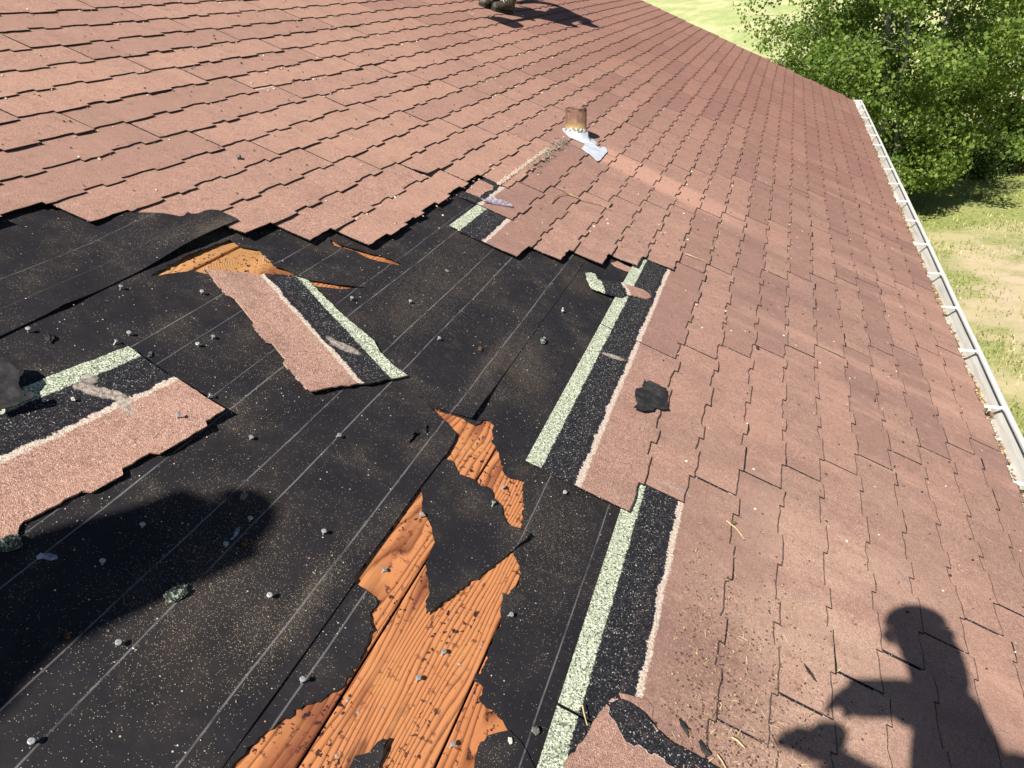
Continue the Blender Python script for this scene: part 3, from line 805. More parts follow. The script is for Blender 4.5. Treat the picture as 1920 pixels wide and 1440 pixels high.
# the one standing askew in the middle
o1 = Vector(P(578, 740, .012)); c1 = Vector(P(380, 503, .012)); e1 = (c1 - o1).normalized(); n1 = Vector((e1.y, -e1.x))
def loc1(s): return [(((Vector(p) - o1).dot(e1)), (Vector(p) - o1).dot(n1)) for p in PL(s, .012)]
top1 = jag(loc1('380,503 395,508 430,510 470,514 487,517 500,515 545,518 575,526 590,540 640,590 690,632 700,640 709,655 712,662 740,690 763,707 735,713 690,724 672,722 655,727 640,727 612,733 592,739'), .012, .0012, 51, False)
loose_shingle('loose_shingle', o1, e1, (c1 - o1).length - .004, top1[1:], 'loose shingle lying askew on the felt, pink half left and green stripe right', 61, lambda a, b: .010 * np.exp(-a / .04) * np.exp(-b / .2) + .004, off=.16, wk=1.075, scuff=[(P(645, 652, .015), (.060, .020, .15, .85)), (P(622, 640, .015), (.03, .012, -.3, .6))])
# the one at the left edge, right end towards the middle
o2 = Vector(P(430, 780, .02)); e2 = Vector((-.158, -.987)); e2.normalize(); n2 = Vector((e2.y, -e2.x)); L2 = .80
top2 = [(L2, .333)] + jag([(.235, .332), (.22, .336), (.05, .334), (.0, .333)], .012, .0012, 52, False) + jag([(0, .32), (.004, .2), (-.003, .17), (.0, .06)], .012, .001, 53, False)
loose_shingle('loose_shingle', o2, e2, L2, top2, 'loose shingle lying level at the left edge, its green stripe uphill and pink half downhill', 62, lambda a, b: .022 * np.exp(-a / .22) * np.exp(-b / .16), off=.09, scuff=[(P(190, 735, .015), (.075, .020, .35, .95)), (P(232, 757, .015), (.05, .016, -.5, .8)), (P(165, 712, .015), (.02, .03, 0, .7))])

# ------------------------------------------------------------------ scraps of felt
def scrap(name, px, label, seed, zf, thick=.002, cat='felt scrap'):
    poly = jag(PL(px, .02), .008, .0016, seed); cx = sum(p[0] for p in poly) / len(poly); cy = sum(p[1] for p in poly) / len(poly)
    M = Matrix.Translation(ROOF @ Vector((cx, cy, 0))) @ ROOF.to_3x3().to_4x4()
    o = sheet(name, [(a - cx, b - cy) for a, b in poly], [], .012, zf, thick, M_SCRAP, None, M, seed=seed)
    return tag(o, label, cat)
def scrap_material():
    t = NT('felt_scrap', .8, .25); n = t.noise(t.obj, 30, 5, .6)
    return t.done(t.mix(t.step(n, .4, .7), (.016, .016, .019), (.05, .045, .042)), t.bump(t.noise(t.obj, 90, 4), .5, .003))
M_SCRAP = scrap_material()
scrap('felt_scrap', '1203,717 1207,722 1213,722 1222,728 1235,735 1244,738 1246,752 1250,774 1240,774 1228,771 1220,777 1206,780 1196,777 1184,773 1190,765 1186,752 1188,736 1200,733 1203,726',
      'crumpled scrap of black felt lying on the pink shingles right of the long green stripe', 71, lambda x, y: .036 + .014 * np.clip(np.array([fbm(a, b, 9, 4) for a, b in zip(x, y)]) + .3, 0, 1))
scrap('felt_scrap', '-14,690 6,694 18,702 37,723 34,736 40,748 46,756 56,750 63,757 58,765 40,768 12,776 -20,785',
      'folded scrap of black felt sticking up at the left edge on the loose shingle', 72, lambda x, y: .035 + .020 * np.clip(np.array([fbm(a, b, 12, 5) for a, b in zip(x, y)]) + .5, 0, 1))

# fragments of shingle, stones and rubbish on the felt
def chunk(name, px, size, label, mat, seed, flat=.5, stretch=1.6, rot=0, h=.006, cat='rubble', group=None):
    r = random.Random(seed); bm = bmesh.new(); bmesh.ops.create_icosphere(bm, subdivisions=3, radius=1)
    for v in bm.verts:
        k = 1 + .45 * mnoise.fractal(v.co * 1.3 + Vector((seed * 3.1, 0, 0)), .7, 2, 3)
        v.co = Vector((v.co.x * k * size / stretch, v.co.y * k * size, v.co.z * k * size * flat))
    me = bpy.data.meshes.new(name); bm.to_mesh(me); bm.free(); me.materials.append(mat)
    o = bpy.data.objects.new(name, me); COL.objects.link(o); v, u = P(*px, h)
    M = Matrix.Translation(ROOF @ Vector((v, u, h + size * flat * .7))) @ ROOF.to_3x3().to_4x4() @ Matrix.Rotation(rot, 4, 'Z')
    o.matrix_basis = M; PW[o.name] = M
    return tag(o, label, cat, group)
def gran_material(name, c0, c1, c2, sc=260):
    t = NT(name, .9, .25); c = t.voro(t.obj, sc, 'Color')
    return t.done(t.ramp(t.xyz(c)[0], [(0, c0), (.55, c1), (1, c2)]), t.bump(t.voro(t.obj, sc), .8, .003))
M_GREENGR = gran_material('green_granules', (.018, .022, .02), (.075, .09, .078), (.34, .38, .31))
M_STONE = gran_material('grey_stone', (.10, .095, .085), (.17, .16, .145), (.26, .25, .22), 180)
M_PALE = gran_material('pale_stone', (.45, .42, .36), (.6, .57, .5), (.72, .7, .64), 180)
M_RUST = gran_material('brown_scale', (.05, .025, .012), (.11, .06, .03), (.2, .11, .06), 200)
chunk('shingle_fragment', (330, 1117), .022, 'green-black shingle fragment at the lower rim of the soft shadow on the felt', M_GREENGR, 1, .4, 1.7, -.5)
chunk('shingle_fragment', (18, 1022), .019, 'green-black shingle fragment in the shadow at the left edge', M_GREENGR, 2, .45, 1.3, -.3)
chunk('stone', (457, 931), .011, 'grey pebble just above the tip of the soft shadow', M_STONE, 3, .5, 1.5, .2, cat='stone')
chunk('stone', (1017, 641), .014, 'greenish pebble on the felt left of the long green stripe', M_GREENGR, 4, .7, 1.4, .3, cat='stone')
chunk('stone', (1003, 1372), .008, 'round grey pebble beside the lower green stripe', M_STONE, 5, .7, 1.2, .3, cat='stone')
chunk('stone', (956, 1390), .006, 'small white pebble on the felt below the bare boards', M_PALE, 6, .7, 1.4, .9, cat='stone')
chunk('stone', (137, 749), .005, 'small yellowish pebble on the black band of the left loose shingle', M_PALE, 7, .6, 1.2, .9, h=.02, cat='stone')
chunk('shingle_fragment', (281, 666), .012, 'sliver of green granules near the right end of the left loose shingle', M_GREENGR, 8, .25, 2.6, .5)
chunk('shingle_fragment', (92, 635), .017, 'dark shingle chip below the lap near the left edge', M_SCRAP, 9, .35, 1.8, .9)
chunk('rust_flake', (458, 1018), .010, 'brown rusty flake beside the nail at the tip of the soft shadow', M_RUST, 10, .5, 1.6, .2)
chunk('rust_flake', (900, 656), .009, 'brown crumb on the felt in the middle of the opening', M_RUST, 11, .6, 1.6, .8)
chunk('rust_flake', (125, 1194), .006, 'brown crumb on the lit edge of the soft shadow', M_RUST, 12, .7, 1.3, .8)
chunk('stone', (447, 296), .010, 'round grey stone resting on the pink shingles above the opening', M_STONE, 13, .8, 1.1, 0, h=.027, cat='stone')
chunk('shingle_fragment', (838, 509), .009, 'grey shingle crumb on the felt below the torn slit', M_STONE, 14, .45, 1.7, .9)
chunk('shingle_fragment', (1420, 653), .010, 'dark crumb on the pink shingles right of the felt scrap', M_SCRAP, 15, .45, 1.5, .2, h=.027)
chunk('leaf_scrap', (1375, 980), .011, 'dry olive leaf scrap at a shingle joint right of the foreground strip', gran_material('dry_leaf', (.08, .07, .03), (.14, .12, .06), (.22, .18, .1), 90), 16, .12, 2.2, -.9, h=.027)
chunk('seed_pod', (1518, 1262), .022, 'long dark seed pod on the shingles left of the shadowed head', M_SCRAP, 17, .16, 5.0, .75, h=.027)
chunk('seed_pod', (1282, 1365), .018, 'dark torn pod above the cracked shingle in the foreground', M_SCRAP, 18, .2, 3.4, .7, h=.027)
chunk('seed_pod', (1320, 1405), .016, 'curled dark flake at the right end of the crack', M_SCRAP, 19, .25, 2.2, .9, h=.027)

# release tape slivers, thin plastic
def tape(px, label, seed, mat):
    poly = jag(PL(px, .016), .006, .0012, seed); cx = sum(p[0] for p in poly) / len(poly); cy = sum(p[1] for p in poly) / len(poly)
    M = Matrix.Translation(ROOF @ Vector((cx, cy, 0))) @ ROOF.to_3x3().to_4x4()
    o = sheet('tape_strip', [(a - cx, b - cy) for a, b in poly], [], .01, lambda x, y: .031 + .004 * np.sin(y * 60 + seed), .0008, mat, None, M, seed=seed)
    return tag(o, label, 'tape')
def tape_material():
    t = NT('clear_tape', .22, .6); t.b.inputs['Alpha'].default_value = .72
    return t.done(t.mix(t.step(t.noise(t.obj, 60, 4), .4, .65), (.24, .22, .30), (.62, .60, .70)), t.bump(t.noise(t.obj, 70, 4), .6, .004))
M_TAPE = tape_material()
tape('899,379 912,376 922,374 930,379 945,384 958,390 959,394 946,391 930,387 918,386 906,384', 'wrinkled clear tape strip at the top of the short green stripe', 81, M_TAPE)
tape('66,1053 76,1048 92,1048 106,1053 107,1060 92,1061 80,1057 70,1058', 'bluish plastic sliver lying in the soft shadow by the left edge', 82, M_TAPE)
tape('430,1021 437,1008 448,995 447,1006 440,1016 434,1022', 'bluish plastic sliver standing beside the nail at the shadow tip', 83, M_TAPE)

# ------------------------------------------------------------------ nails
def nail_mesh():
    bm = bmesh.new()
    V, F = tube([(0, 0, -.004), (0, 0, .009)], .0019, 8)
    mb = MB().add((V, F))
    R = .0056; rings = [(R * .9, .0085), (R, .0092), (R * .98, .0101), (R * .7, .0106), (0.0006, .0107)]; seg = 14
    b = len(mb.v); vs = []; fs = []
    for rr, z in rings:
        for k in range(seg): vs.append((rr * math.cos(6.2832 * k / seg), rr * math.sin(6.2832 * k / seg), z))
    for i in range(len(rings) - 1):
        for k in range(seg): fs.append((i * seg + k, i * seg + (k + 1) % seg, (i + 1) * seg + (k + 1) % seg, (i + 1) * seg + k))
    fs.append(tuple(range(seg))[::-1])
    mb.add((vs, fs)); me = bpy.data.meshes.new('roofing_nail'); me.from_pydata([tuple(v) for v in mb.v], [], mb.f); me.update()
    t = NT('galvanised_steel', .45, .5); t.b.inputs['Metallic'].default_value = .55
    n = t.noise(t.obj, 500, 3); me.materials.append(t.done(t.mix(t.step(n, .35, .7), (.36, .37, .36), (.66, .69, .64)), t.bump(n, .3, .001)))
    return me
NAIL = nail_mesh(); rn = random.Random(9)
def nails(s, label, h0, hmax, group, tilt=.35, sc=1.0):
    for q in s.split():
        x, y = map(float, q.split(',')); o = bpy.data.objects.new('roofing_nail', NAIL); COL.objects.link(o)
        up = rn.uniform(0, hmax); v, u = P(x, y, h0 + .008)
        o.matrix_basis = Matrix.Translation(ROOF @ Vector((v, u, h0 + up))) @ ROOF.to_3x3().to_4x4() @ Matrix.Rotation(rn.uniform(0, 6.28), 4, 'Z') @ Matrix.Rotation(rn.uniform(0, tilt), 4, 'X') @ Matrix.Scale(sc, 4)
        tag(o, label, 'nail', group)
nails('226,538 53,618', 'nail head against the lap edge of the uppermost felt at the left', .006, .004, 'nails along the upper lap')
nails('378,548 242,625 215,642 399,631 372,646 391,743', 'nail sticking up from the felt between the two loose shingles', .005, .006, 'nails between the loose shingles', .6)
nails('333,776', 'bright nail standing in the pink half of the left loose shingle', .028, .003, None)
nails('495,484', 'nail at the rim of the knotty wood patch', .008, .006, None)
nails('470,820 633,816 659,560 769,565 822,635 1056,579', 'nail sticking up from the sunlit felt in the middle of the opening', .005, .006, 'nails in the middle felt', .6)
nails('267,984 469,973 424,1021 192,1053', 'nail head in the soft shadow on the felt', .005, .003, 'nails in the soft shadow', .2)
nails('220,1204 505,1117 58,1391 566,1277 607,998', 'nail standing in the sunlit felt below the soft shadow', .005, .006, 'nails in the lower left felt', .6)
nails('790,964 925,944', 'nail at the torn edge of the felt tongue', .007, .003, 'nails beside the felt tongue')
nails('719,1068 831,1223 783,1273 847,1396 944,912', 'nail head proud of the bare orange boards', .001, .003, 'nails in the bare boards', .25)
nails('903,1211 862,1243 719,1329 673,1335 652,1311 632,1415', 'small rusty nail tip in the bare boards', -.006, .001, 'sunken nails in the boards', .3, .55)
nails('956,1151 1059,921 1056,582', 'nail in the felt strip beside the green stripes', .005, .004, 'nails beside the green stripes', .5)

# ------------------------------------------------------------------ twigs, straw, litter
M_STRAW = plain('straw', (.50, .38, .20), .8, .2, 0, .3, 60)
M_TWIG = plain('twig', (.34, .23, .12), .8, .2, 0, .3, 60)
def twig(s, rad, label, h=.032, name='twig', mat=None):
    pts = [Vector((*P(*map(float, q.split(',')), h), h + .003 * (i % 2))) for i, q in enumerate(s.split())]
    M = Matrix.Translation(ROOF @ pts[0]) @ ROOF.to_3x3().to_4x4(); pts = [p - pts[0] for p in pts]
    V, F = tube(pts, [rad * (1 - .5 * i / len(pts)) for i in range(len(pts))], 6)
    return tag(mesh(name, V, F, mat or M_TWIG, M), label, 'twig')
twig('1034,379 1039,372 1048,366 1058,364 1070,363 1080,366', .0035, 'short curved twig on the shingles below the vent pipe')
twig('1062,362 1080,370 1100,377 1122,383 1140,390 1148,393', .0035, 'long straight twig on the shingles below the vent pipe')
twig('1284,475 1300,482 1322,489', .0022, 'thin pale straw on the shingles below the run-off streak', .031, 'straw', M_STRAW)
twig('1362,976 1380,993 1396,1011', .0016, 'straw beside the olive leaf scrap', .031, 'straw', M_STRAW)
twig('1372,1382 1382,1390 1397,1403', .0022, 'stout yellow straw at the left of the shadowed hand', .031, 'straw', M_STRAW)
twig('1092,1322 1094,1340 1101,1360', .0016, 'bent straw across the end of the lower green stripe', .032, 'straw', M_STRAW)
twig('1345,1415 1352,1428 1362,1442', .0016, 'straw at the bottom edge right of the crack', .031, 'straw', M_STRAW)

def litter(name, n, area, size, mat_cols, label, seed, h, shape='fleck', dens=None, cat='debris'):
    """loose bits nobody could count: one object"""
    rg = np.random.default_rng(seed); vs = []; fs = []; rr = []
    i = 0; tries = 0
    while i < n and tries < n * 30:
        tries += 1; v, u = area(rg)
        if dens and rg.random() > dens(v, u): continue
        hh = h(v, u) if callable(h) else h; s = size * rg.uniform(.5, 1.6) ** 1.5; a = rg.uniform(0, 6.28); b = len(vs)
        ca, sa = math.cos(a), math.sin(a)
        if shape == 'fleck':
            k = rg.uniform(.5, 1)
            for dx, dy, dz in ((s, 0, 0), (0, s * k, 0), (-s, 0, 0), (0, -s * k, 0), (s * .1, 0, s * .8)): vs.append((v + dx * ca - dy * sa, u + dx * sa + dy * ca, hh + dz))
            f = [(b, b + 1, b + 4), (b + 1, b + 2, b + 4), (b + 2, b + 3, b + 4), (b + 3, b, b + 4)]
        else:
            w = s * .07; lz = rg.uniform(0, s * .25)
            for dx, dy, dz in ((-s, -w, 0), (-s, w, 0), (s, w, lz), (s, -w, lz), (0, w * 1.5, s * .1), (0, -w * 1.5, s * .1)): vs.append((v + dx * ca - dy * sa, u + dx * sa + dy * ca, hh + dz + .001))
            f = [(b, b + 5, b + 4, b + 1), (b + 5, b + 3, b + 2, b + 4)]
        fs += f; rr += [rg.random()] * len(f); i += 1
    t = NT(name, .85, .2); m = t.done(t.ramp(t.attr('rnd'), mat_cols))
    o = mesh(name, vs, fs, m, ROOF); at = o.data.attributes.new('rnd', 'FLOAT', 'FACE'); at.data.foreach_set('value', np.array(rr, np.float32))
    o['kind'] = 'stuff'; return tag(o, label, cat)
TAN = [(0, (.10, .08, .06)), (.3, (.28, .22, .15)), (.7, (.46, .40, .30)), (1, (.72, .70, .64))]
bare = lambda v, u: .030
def on_felt(rg):
    while True:
        v, u = rg.uniform(-1.4, .20), rg.uniform(.55, 3.4)
        if u > 3.7 + .165 * ((v - .1517) / E1 + .4): continue
        if inpoly(v, u, H_MAIN): continue
        return v, u
litter('loose_granules', 1500, on_felt, .0012, TAN, 'tan and white shingle granules strewn over the black felt', 91, lambda v, u: .0075 if v < LAP_B else .004,
       dens=lambda v, u: .35 + .65 * (fbm(v, u, 3, 2) > .1) + .6 * math.exp(-((v + .29) / .06) ** 2 - ((u - 1.0) / .25) ** 2))
def on_low(rg): return rg.normal(.60, .17), rg.normal(1.28, .30)
def sh_h(v, u):
    w = E1 - ((v - .1517) % E1); return BASE + TH + SL * (.333 - w) + .0042 * max(0, 1 - w / .16) + .0012
litter('roof_grit', 3000, on_low, .0020, [(0, (.03, .02, .018)), (.45, (.10, .06, .045)), (.7, (.20, .125, .085)), (1, (.42, .32, .22))], 'dark grit and seed husks gathered on the shingles in the foreground', 92, sh_h,
       dens=lambda v, u: 1.0 if v > .46 + .0 * u else 0)
litter('straw_litter', 520, on_low, .006, [(0, (.25, .17, .08)), (.5, (.50, .38, .2)), (1, (.68, .58, .38))], 'chopped straw scattered on the shingles in the foreground', 93, sh_h, 'straw', dens=lambda v, u: 1.0 if v > .46 else 0)
def by_pipe(rg):
    t = rg.random() ** .6; return -.745 + rg.normal(0, .022), 3.95 + .85 * t
litter('pipe_litter', 520, by_pipe, .009, [(0, (.07, .055, .04)), (.4, (.26, .20, .13)), (.75, (.44, .38, .29)), (1, (.72, .70, .64))], 'dry straw and bird droppings heaped against the vent flashing', 94, lambda v, u: sh_h(v, u) + .012 * random.random(), 'straw')
def pale_line(rg): return -.775 + rg.normal(0, .005), rg.uniform(3.6, 4.5)
litter('seal_line', 900, pale_line, .004, [(0, (.30, .22, .17)), (.5, (.40, .31, .25)), (1, (.52, .43, .36))], 'pale worn adhesive line leading from the vent pipe down to the opening', 95, sh_h)
def all_roof(rg): return rg.uniform(-3.0, 1.7), rg.uniform(1.8, 8)
litter('roof_flecks', 1500, all_roof, .0035, [(0, (.03, .02, .018)), (.5, (.08, .05, .04)), (.8, (.4, .3, .2)), (1, (.7, .66, .6))], 'stray dark and pale flecks on the pink shingles', 96, sh_h,
       dens=lambda v, u: 0 if u < 3.9 + .165 * ((v - .1517) / E1) and v < .2 else 1)
def in_joints(rg):
    r = rg.integers(-22, 4); return edge_v(r) + abs(rg.normal(0, .006)), rg.uniform(2, 7)
litter('edge_litter', 600, in_joints, .0042, [(0, (.10, .07, .05)), (.5, (.38, .30, .20)), (1, (.70, .62, .5))], 'pale seed fluff caught along the shingle edges', 97, sh_h,
       dens=lambda v, u: 0 if u < 3.9 + .165 * ((v - .1517) / E1) else (fbm(v, u, 1.2, 4) > .05) * 1.0)

# ------------------------------------------------------------------ gutter, eave, walls
GX = eaveW.x - .012; GZ = eaveW.z - .016
gutM = Matrix.Translation((GX, 0, GZ))
def gutter():
    prof_ = [(.0, .0), (.0, -.094), (.082, -.098), (.086, -.092), (.093, -.080), (.101, -.060), (.114, -.036), (.127, -.022), (.1335, -.004), (.128, -.0005), (.112, -.001), (.109, -.008)]
    prof_ = [(a, b) for a, b in prof_]; v = []; f = []
    ys = [U0 + i * .6 for i in range(int((14.30 - U0) / .6) + 1)] + [14.30]
    rg = random.Random(4); n = len(prof_)
    for y in ys:
        dz = rg.gauss(0, .0012); dx = rg.gauss(0, .0012)
        for a, b in prof_: v.append((a + dx * (a > .05), y, b + dz))
    for i in range(len(ys) - 1):
        for j in range(n - 1): f.append((i * n + j, (i + 1) * n + j, (i + 1) * n + j + 1, i * n + j + 1))
    c = len(ys) - 1; f.append(tuple(c * n + j for j in range(9)))
    t = NT('gutter_inside', .5, .45); nz = t.noise(t.map(t.obj, (10, 1.2, 10)), 3, 5, .6); q = t.xyz(t.obj)
    dirt = t.math('MULTIPLY', t.step(q[0], .10, .06), t.step(nz, .35, .65))
    m = t.done(t.mix(dirt, t.mix(t.step(nz, .3, .8), (.68, .67, .63), (.52, .51, .48)), (.40, .33, .25)), t.bump(nz, .2, .004))
    o = mesh('gutter', v, f, m, gutM, house)
    md = o.modifiers.new('s', 'SOLIDIFY'); md.thickness = .0012; md.offset = 1
    M_HANG = plain('hanger_paint', (.58, .58, .57), .4, .5, 0, .04, 10)
    for y in (1.95, 2.6, 3.27, 3.95, 4.62, 5.28, 5.93, 6.62, 7.28, 7.93, 8.62, 9.28, 9.93, 10.6, 11.25, 11.95, 12.6, 13.3, 13.9):
        y -= .05
        h = MB().box((-.012, -.008, -.006), (.110, .008, -.003)).box((-.012, -.008, -.003), (.106, -.006, .002)).box((-.012, .006, -.003), (.106, .008, .002)).box((.106, -.012, -.014), (.1175, .012, .0012))
        h.build('gutter_hanger', M_HANG, gutM @ Matrix.Translation((0, y, 0)), o)
    return o
gut = gutter()
def gl(rg):
    while True:
        y = rg.uniform(1.5, 13.8)
        if fbm(y, 0, 1.1, 8) + .1 > rg.random() * .9 - .25: break
    return y
def gutter_litter():
    rg = np.random.default_rng(31); v = []; f = []; rr = []
    for i in range(5200):
        y = gl(rg); x = .080 - abs(rg.normal(0, .026)); x = max(.006, x); z = -.095 + rg.uniform(0, .030) * (.4 + fbm(y, 1, 1.7, 3)); s = rg.uniform(.004, .014); a = rg.uniform(0, 6.28); b = len(v)
        tl = rg.normal(0, .5, 2)
        for dx, dy in ((s, 0), (0, s * .45), (-s, 0), (0, -s * .45)): v.append((x + dx * math.cos(a) - dy * math.sin(a), y + dx * math.sin(a) + dy * math.cos(a), z + dx * tl[0] + dy * tl[1]))
        f.append((b, b + 1, b + 2, b + 3)); rr.append(rg.random())
    t = NT('gutter_litter', .9, .2); m = t.done(t.ramp(t.attr('rnd'), [(0, (.10, .06, .035)), (.4, (.28, .17, .08)), (.8, (.48, .34, .19)), (1, (.62, .54, .42))]))
    o = mesh('gutter_litter', v, f, m, gutM); at = o.data.attributes.new('rnd', 'FLOAT', 'FACE'); at.data.foreach_set('value', np.array(rr, np.float32))
    o['kind'] = 'stuff'; tag(o, 'brown dead leaves and husks lying in the white gutter', 'leaves')
gutter_litter()
# walls, fascia, soffit, rake trim, far slope
WX0 = 2 * ridgeW.x - eaveW.x; zc = eaveW.z
MB().box((eaveW.x - .035, U0, zc - .17), (eaveW.x - .013, U1, zc - .02)).build('fascia_board', M_WHITE, None, house)
MB().box((eaveW.x - .42, U0, zc - .175), (eaveW.x - .036, U1, zc - .163)).build('soffit', M_WHITE, None, house)
for lo, hi in (((eaveW.x - .55, U0 + .2, -.05), (eaveW.x - .42, U1 - .32, zc - .10)), ((WX0 + .42, U0 + .2, -.05), (WX0 + .55, U1 - .32, zc - .10))):
    MB().box(lo, hi).build('wall', M_SIDING, None, house)
for y in (U0 + .2, U1 - .45):
    gb = []
    for yy in (y, y + .13):
        gb += [(WX0 + .551, yy, -.05), (eaveW.x - .551, yy, -.05), (eaveW.x - .551, yy, zc + .0), (ridgeW.x, yy, ridgeW.z - .22), (WX0 + .551, yy, zc + .0)]
    gf = [tuple(range(5)), tuple(range(5, 10))[::-1]] + [(i, (i + 1) % 5, 5 + (i + 1) % 5, 5 + i) for i in range(5)]
    mesh('wall', gb, gf, M_SIDING, None, house)
MB().box((VR + .02, U1 - .018, -.16), (VE - .002, U1 + .006, -.0015)).build('rake_trim', M_WHITE, ROOF, house)
L = VE - VR
FAR = Matrix.Translation(ridgeW) @ Matrix.Rotation(-SLOPE, 4, 'Y') @ Matrix.Rotation(math.pi, 4, 'Z')
mb = MB().box((0, -U1, -.03), (L, -U0, .02)); fo = mb.build('roof_shingles', M_SH, FAR, house)
fo.data.uv_layers.new(name='UVMap'); fo.data.uv_layers[0].data.foreach_set('uv', np.full(len(fo.data.loops) * 2, .08, np.float32))
rc = MB()
for i in range(int((U1 - U0) / .2)):
    y = U0 + .2 * i; z = .034 + .002 * (i % 2)
    rc.add(([(-.13, y, -.058 + z), (0, y, z + .004), (.13, y, -.058 + z), (-.13, y + .198, -.062 + z), (0, y + .198, z), (.13, y + .198, -.062 + z)], [(0, 1, 4, 3), (1, 2, 5, 4)]))
ro = rc.build('ridge_cap', M_SH, Matrix.Translation(ridgeW), house)
ro.data.uv_layers.new(name='UVMap'); ro.data.uv_layers[0].data.foreach_set('uv', np.full(len(ro.data.loops) * 2, .08, np.float32))

# ------------------------------------------------------------------ vent pipe with lead-white flashing
def lathe(prof_, seg=28):
    v = []; f = []
    for r, z in prof_:
        for k in range(seg): v.append((r * math.cos(6.28318 * k / seg), r * math.sin(6.28318 * k / seg), z))
    for i in range(len(prof_) - 1):
        for k in range(seg): f.append((i * seg + k, i * seg + (k + 1) % seg, (i + 1) * seg + (k + 1) % seg, (i + 1) * seg + k))
    return v, f
def pipe_material():
    t = NT('rusty_pipe', .75, .3); z = t.xyz(t.obj)[2]; n = t.noise(t.map(t.obj, (14, 14, 7)), 2.0, 5, .65)
    rust = t.mix(t.step(n, .35, .7), (.15, .080, .055), (.26, .150, .105))
    zz = t.math('ADD', z, t.math('MULTIPLY', t.math('SUBTRACT', n, .5), .05))
    col = t.mix(t.step(zz, .115, .085), rust, (.34, .24, .10))
    col = t.mix(t.step(zz, .088, .066), col, t.mix(t.step(t.noise(t.obj, 60, 4), .42, .58), (.16, .15, .14), (.68, .68, .66)))
    col = t.mix(t.math('MULTIPLY', t.step(zz, .166, .176), t.step(t.noise(t.map(t.obj, (20, 20, 90)), 1.0, 3), .46, .6)), col, (.06, .035, .025))
    return t.done(col, t.bump(n, .4, .004))
pv, pu = P(1080, 262); pb = W((pv, pu, 0)); PM = Matrix.Translation(pb)
vp = mesh('vent_pipe', *lathe([(.064, -.12), (.066, .05), (.0665, .060), (.0655, .066), (.0655, .185), (.0645, .190), (.057, .190), (.056, .05), (.056, -.1)]), pipe_material(), PM, house, True)
vp['label'] = 'short rusty vent pipe'
def flash_material():
    t = NT('white_flashing', .45, .5); n = t.noise(t.obj, 24, 5, .6); n2 = t.noise(t.obj, 90, 4, .6)
    c = t.mix(t.step(n, .45, .75), (.56, .60, .66), (.42, .46, .52))
    return t.done(t.mix(t.math('MULTIPLY', t.step(n2, .6, .72), t.step(t.xyz(t.obj)[2], .03, .06)), c, (.2, .18, .16)), t.bump(n, .35, .006))
M_FLASH = flash_material()
def flashing():
    seg = 36; v = []; f = []; iv = ROOF.to_3x3()
    rings = [(.071, .050, 0), (.0725, .042, 0), (.074, .025, .2), (.079, .005, .6), (.092, 0, 1.0), (.112, 0, 1.0)]
    for i, (r, z, b) in enumerate(rings):
        for k in range(seg):
            a = 6.28318 * k / seg; c, s = math.cos(a), math.sin(a)
            p = Vector((r * c, r * s, z)); rp = iv @ Vector((r * c * 1.04 + .012, r * s, .031 - .004 * (i == 5)))
            jitter = .0025 * math.sin(a * 5 + i) + .002 * math.sin(a * 11 + 2 * i)
            q = p.lerp(rp, b); v.append((q.x + jitter * c, q.y + jitter * s, q.z + (jitter if i < 2 else 0)))
    for i in range(len(rings) - 1):
        for k in range(seg): f.append((i * seg + k, i * seg + (k + 1) % seg, (i + 1) * seg + (k + 1) % seg, (i + 1) * seg + k))
    o = mesh('pipe_flashing', v, f, M_FLASH, PM, vp, True)
    return o
fb = flashing()
pl = sheet('flashing_plate', jag(PL('1090,280 1104,290 1113,298 1118,304 1122,304 1138,286 1136,280 1131,277 1126,279 1118,276 1108,268 1098,270', .026), .02, .0012, 41), [], .02,
           lambda x, y: .0335 + .004 * np.array([fbm(a, b, 14, 6) for a, b in zip(x, y)]), .0025, M_FLASH, fb, M=ROOF, seed=41)

# ------------------------------------------------------------------ people
def skin(name, nodes, edges, mat, M, parent=None, lev=2, rootn=None):
    names = list(nodes); me = bpy.data.meshes.new(name + '_rig')
    me.from_pydata([tuple(nodes[n][0]) for n in names], [(names.index(a), names.index(b)) for a, b in edges], [])
    ob = bpy.data.objects.new(name + '_rig', me); COL.objects.link(ob)
    ob.modifiers.new('skin', 'SKIN').use_smooth_shade = True
    sd = ob.modifiers.new('sub', 'SUBSURF'); sd.levels = lev; sd.render_levels = lev
    sk = me.skin_vertices[0].data
    for i, n in enumerate(names):
        r = nodes[n][1]; sk[i].radius = (r, r) if not hasattr(r, '__len__') else r; sk[i].use_root = (n == (rootn or names[0]))
    dg = bpy.context.evaluated_depsgraph_get(); dg.update()
    m2 = bpy.data.meshes.new_from_object(ob.evaluated_get(dg)); bpy.data.objects.remove(ob)
    m2.name = name; m2.materials.clear(); m2.materials.append(mat)
    for p in m2.polygons: p.use_smooth = True
    o = bpy.data.objects.new(name, m2); COL.objects.link(o); place(o, M, parent); return o
M_SKIN = plain('skin', (.45, .25, .17), .55, .4, 0, .06, 20)
M_JEANS = plain('work_trousers', (.10, .11, .14), .85, .2, 0, .25, 25)
M_SHIRT = plain('grey_shirt', (.17, .18, .20), .85, .2, 0, .2, 25)
M_HAIR = plain('dark_cap', (.03, .03, .035), .8, .2, 0, .2, 25)

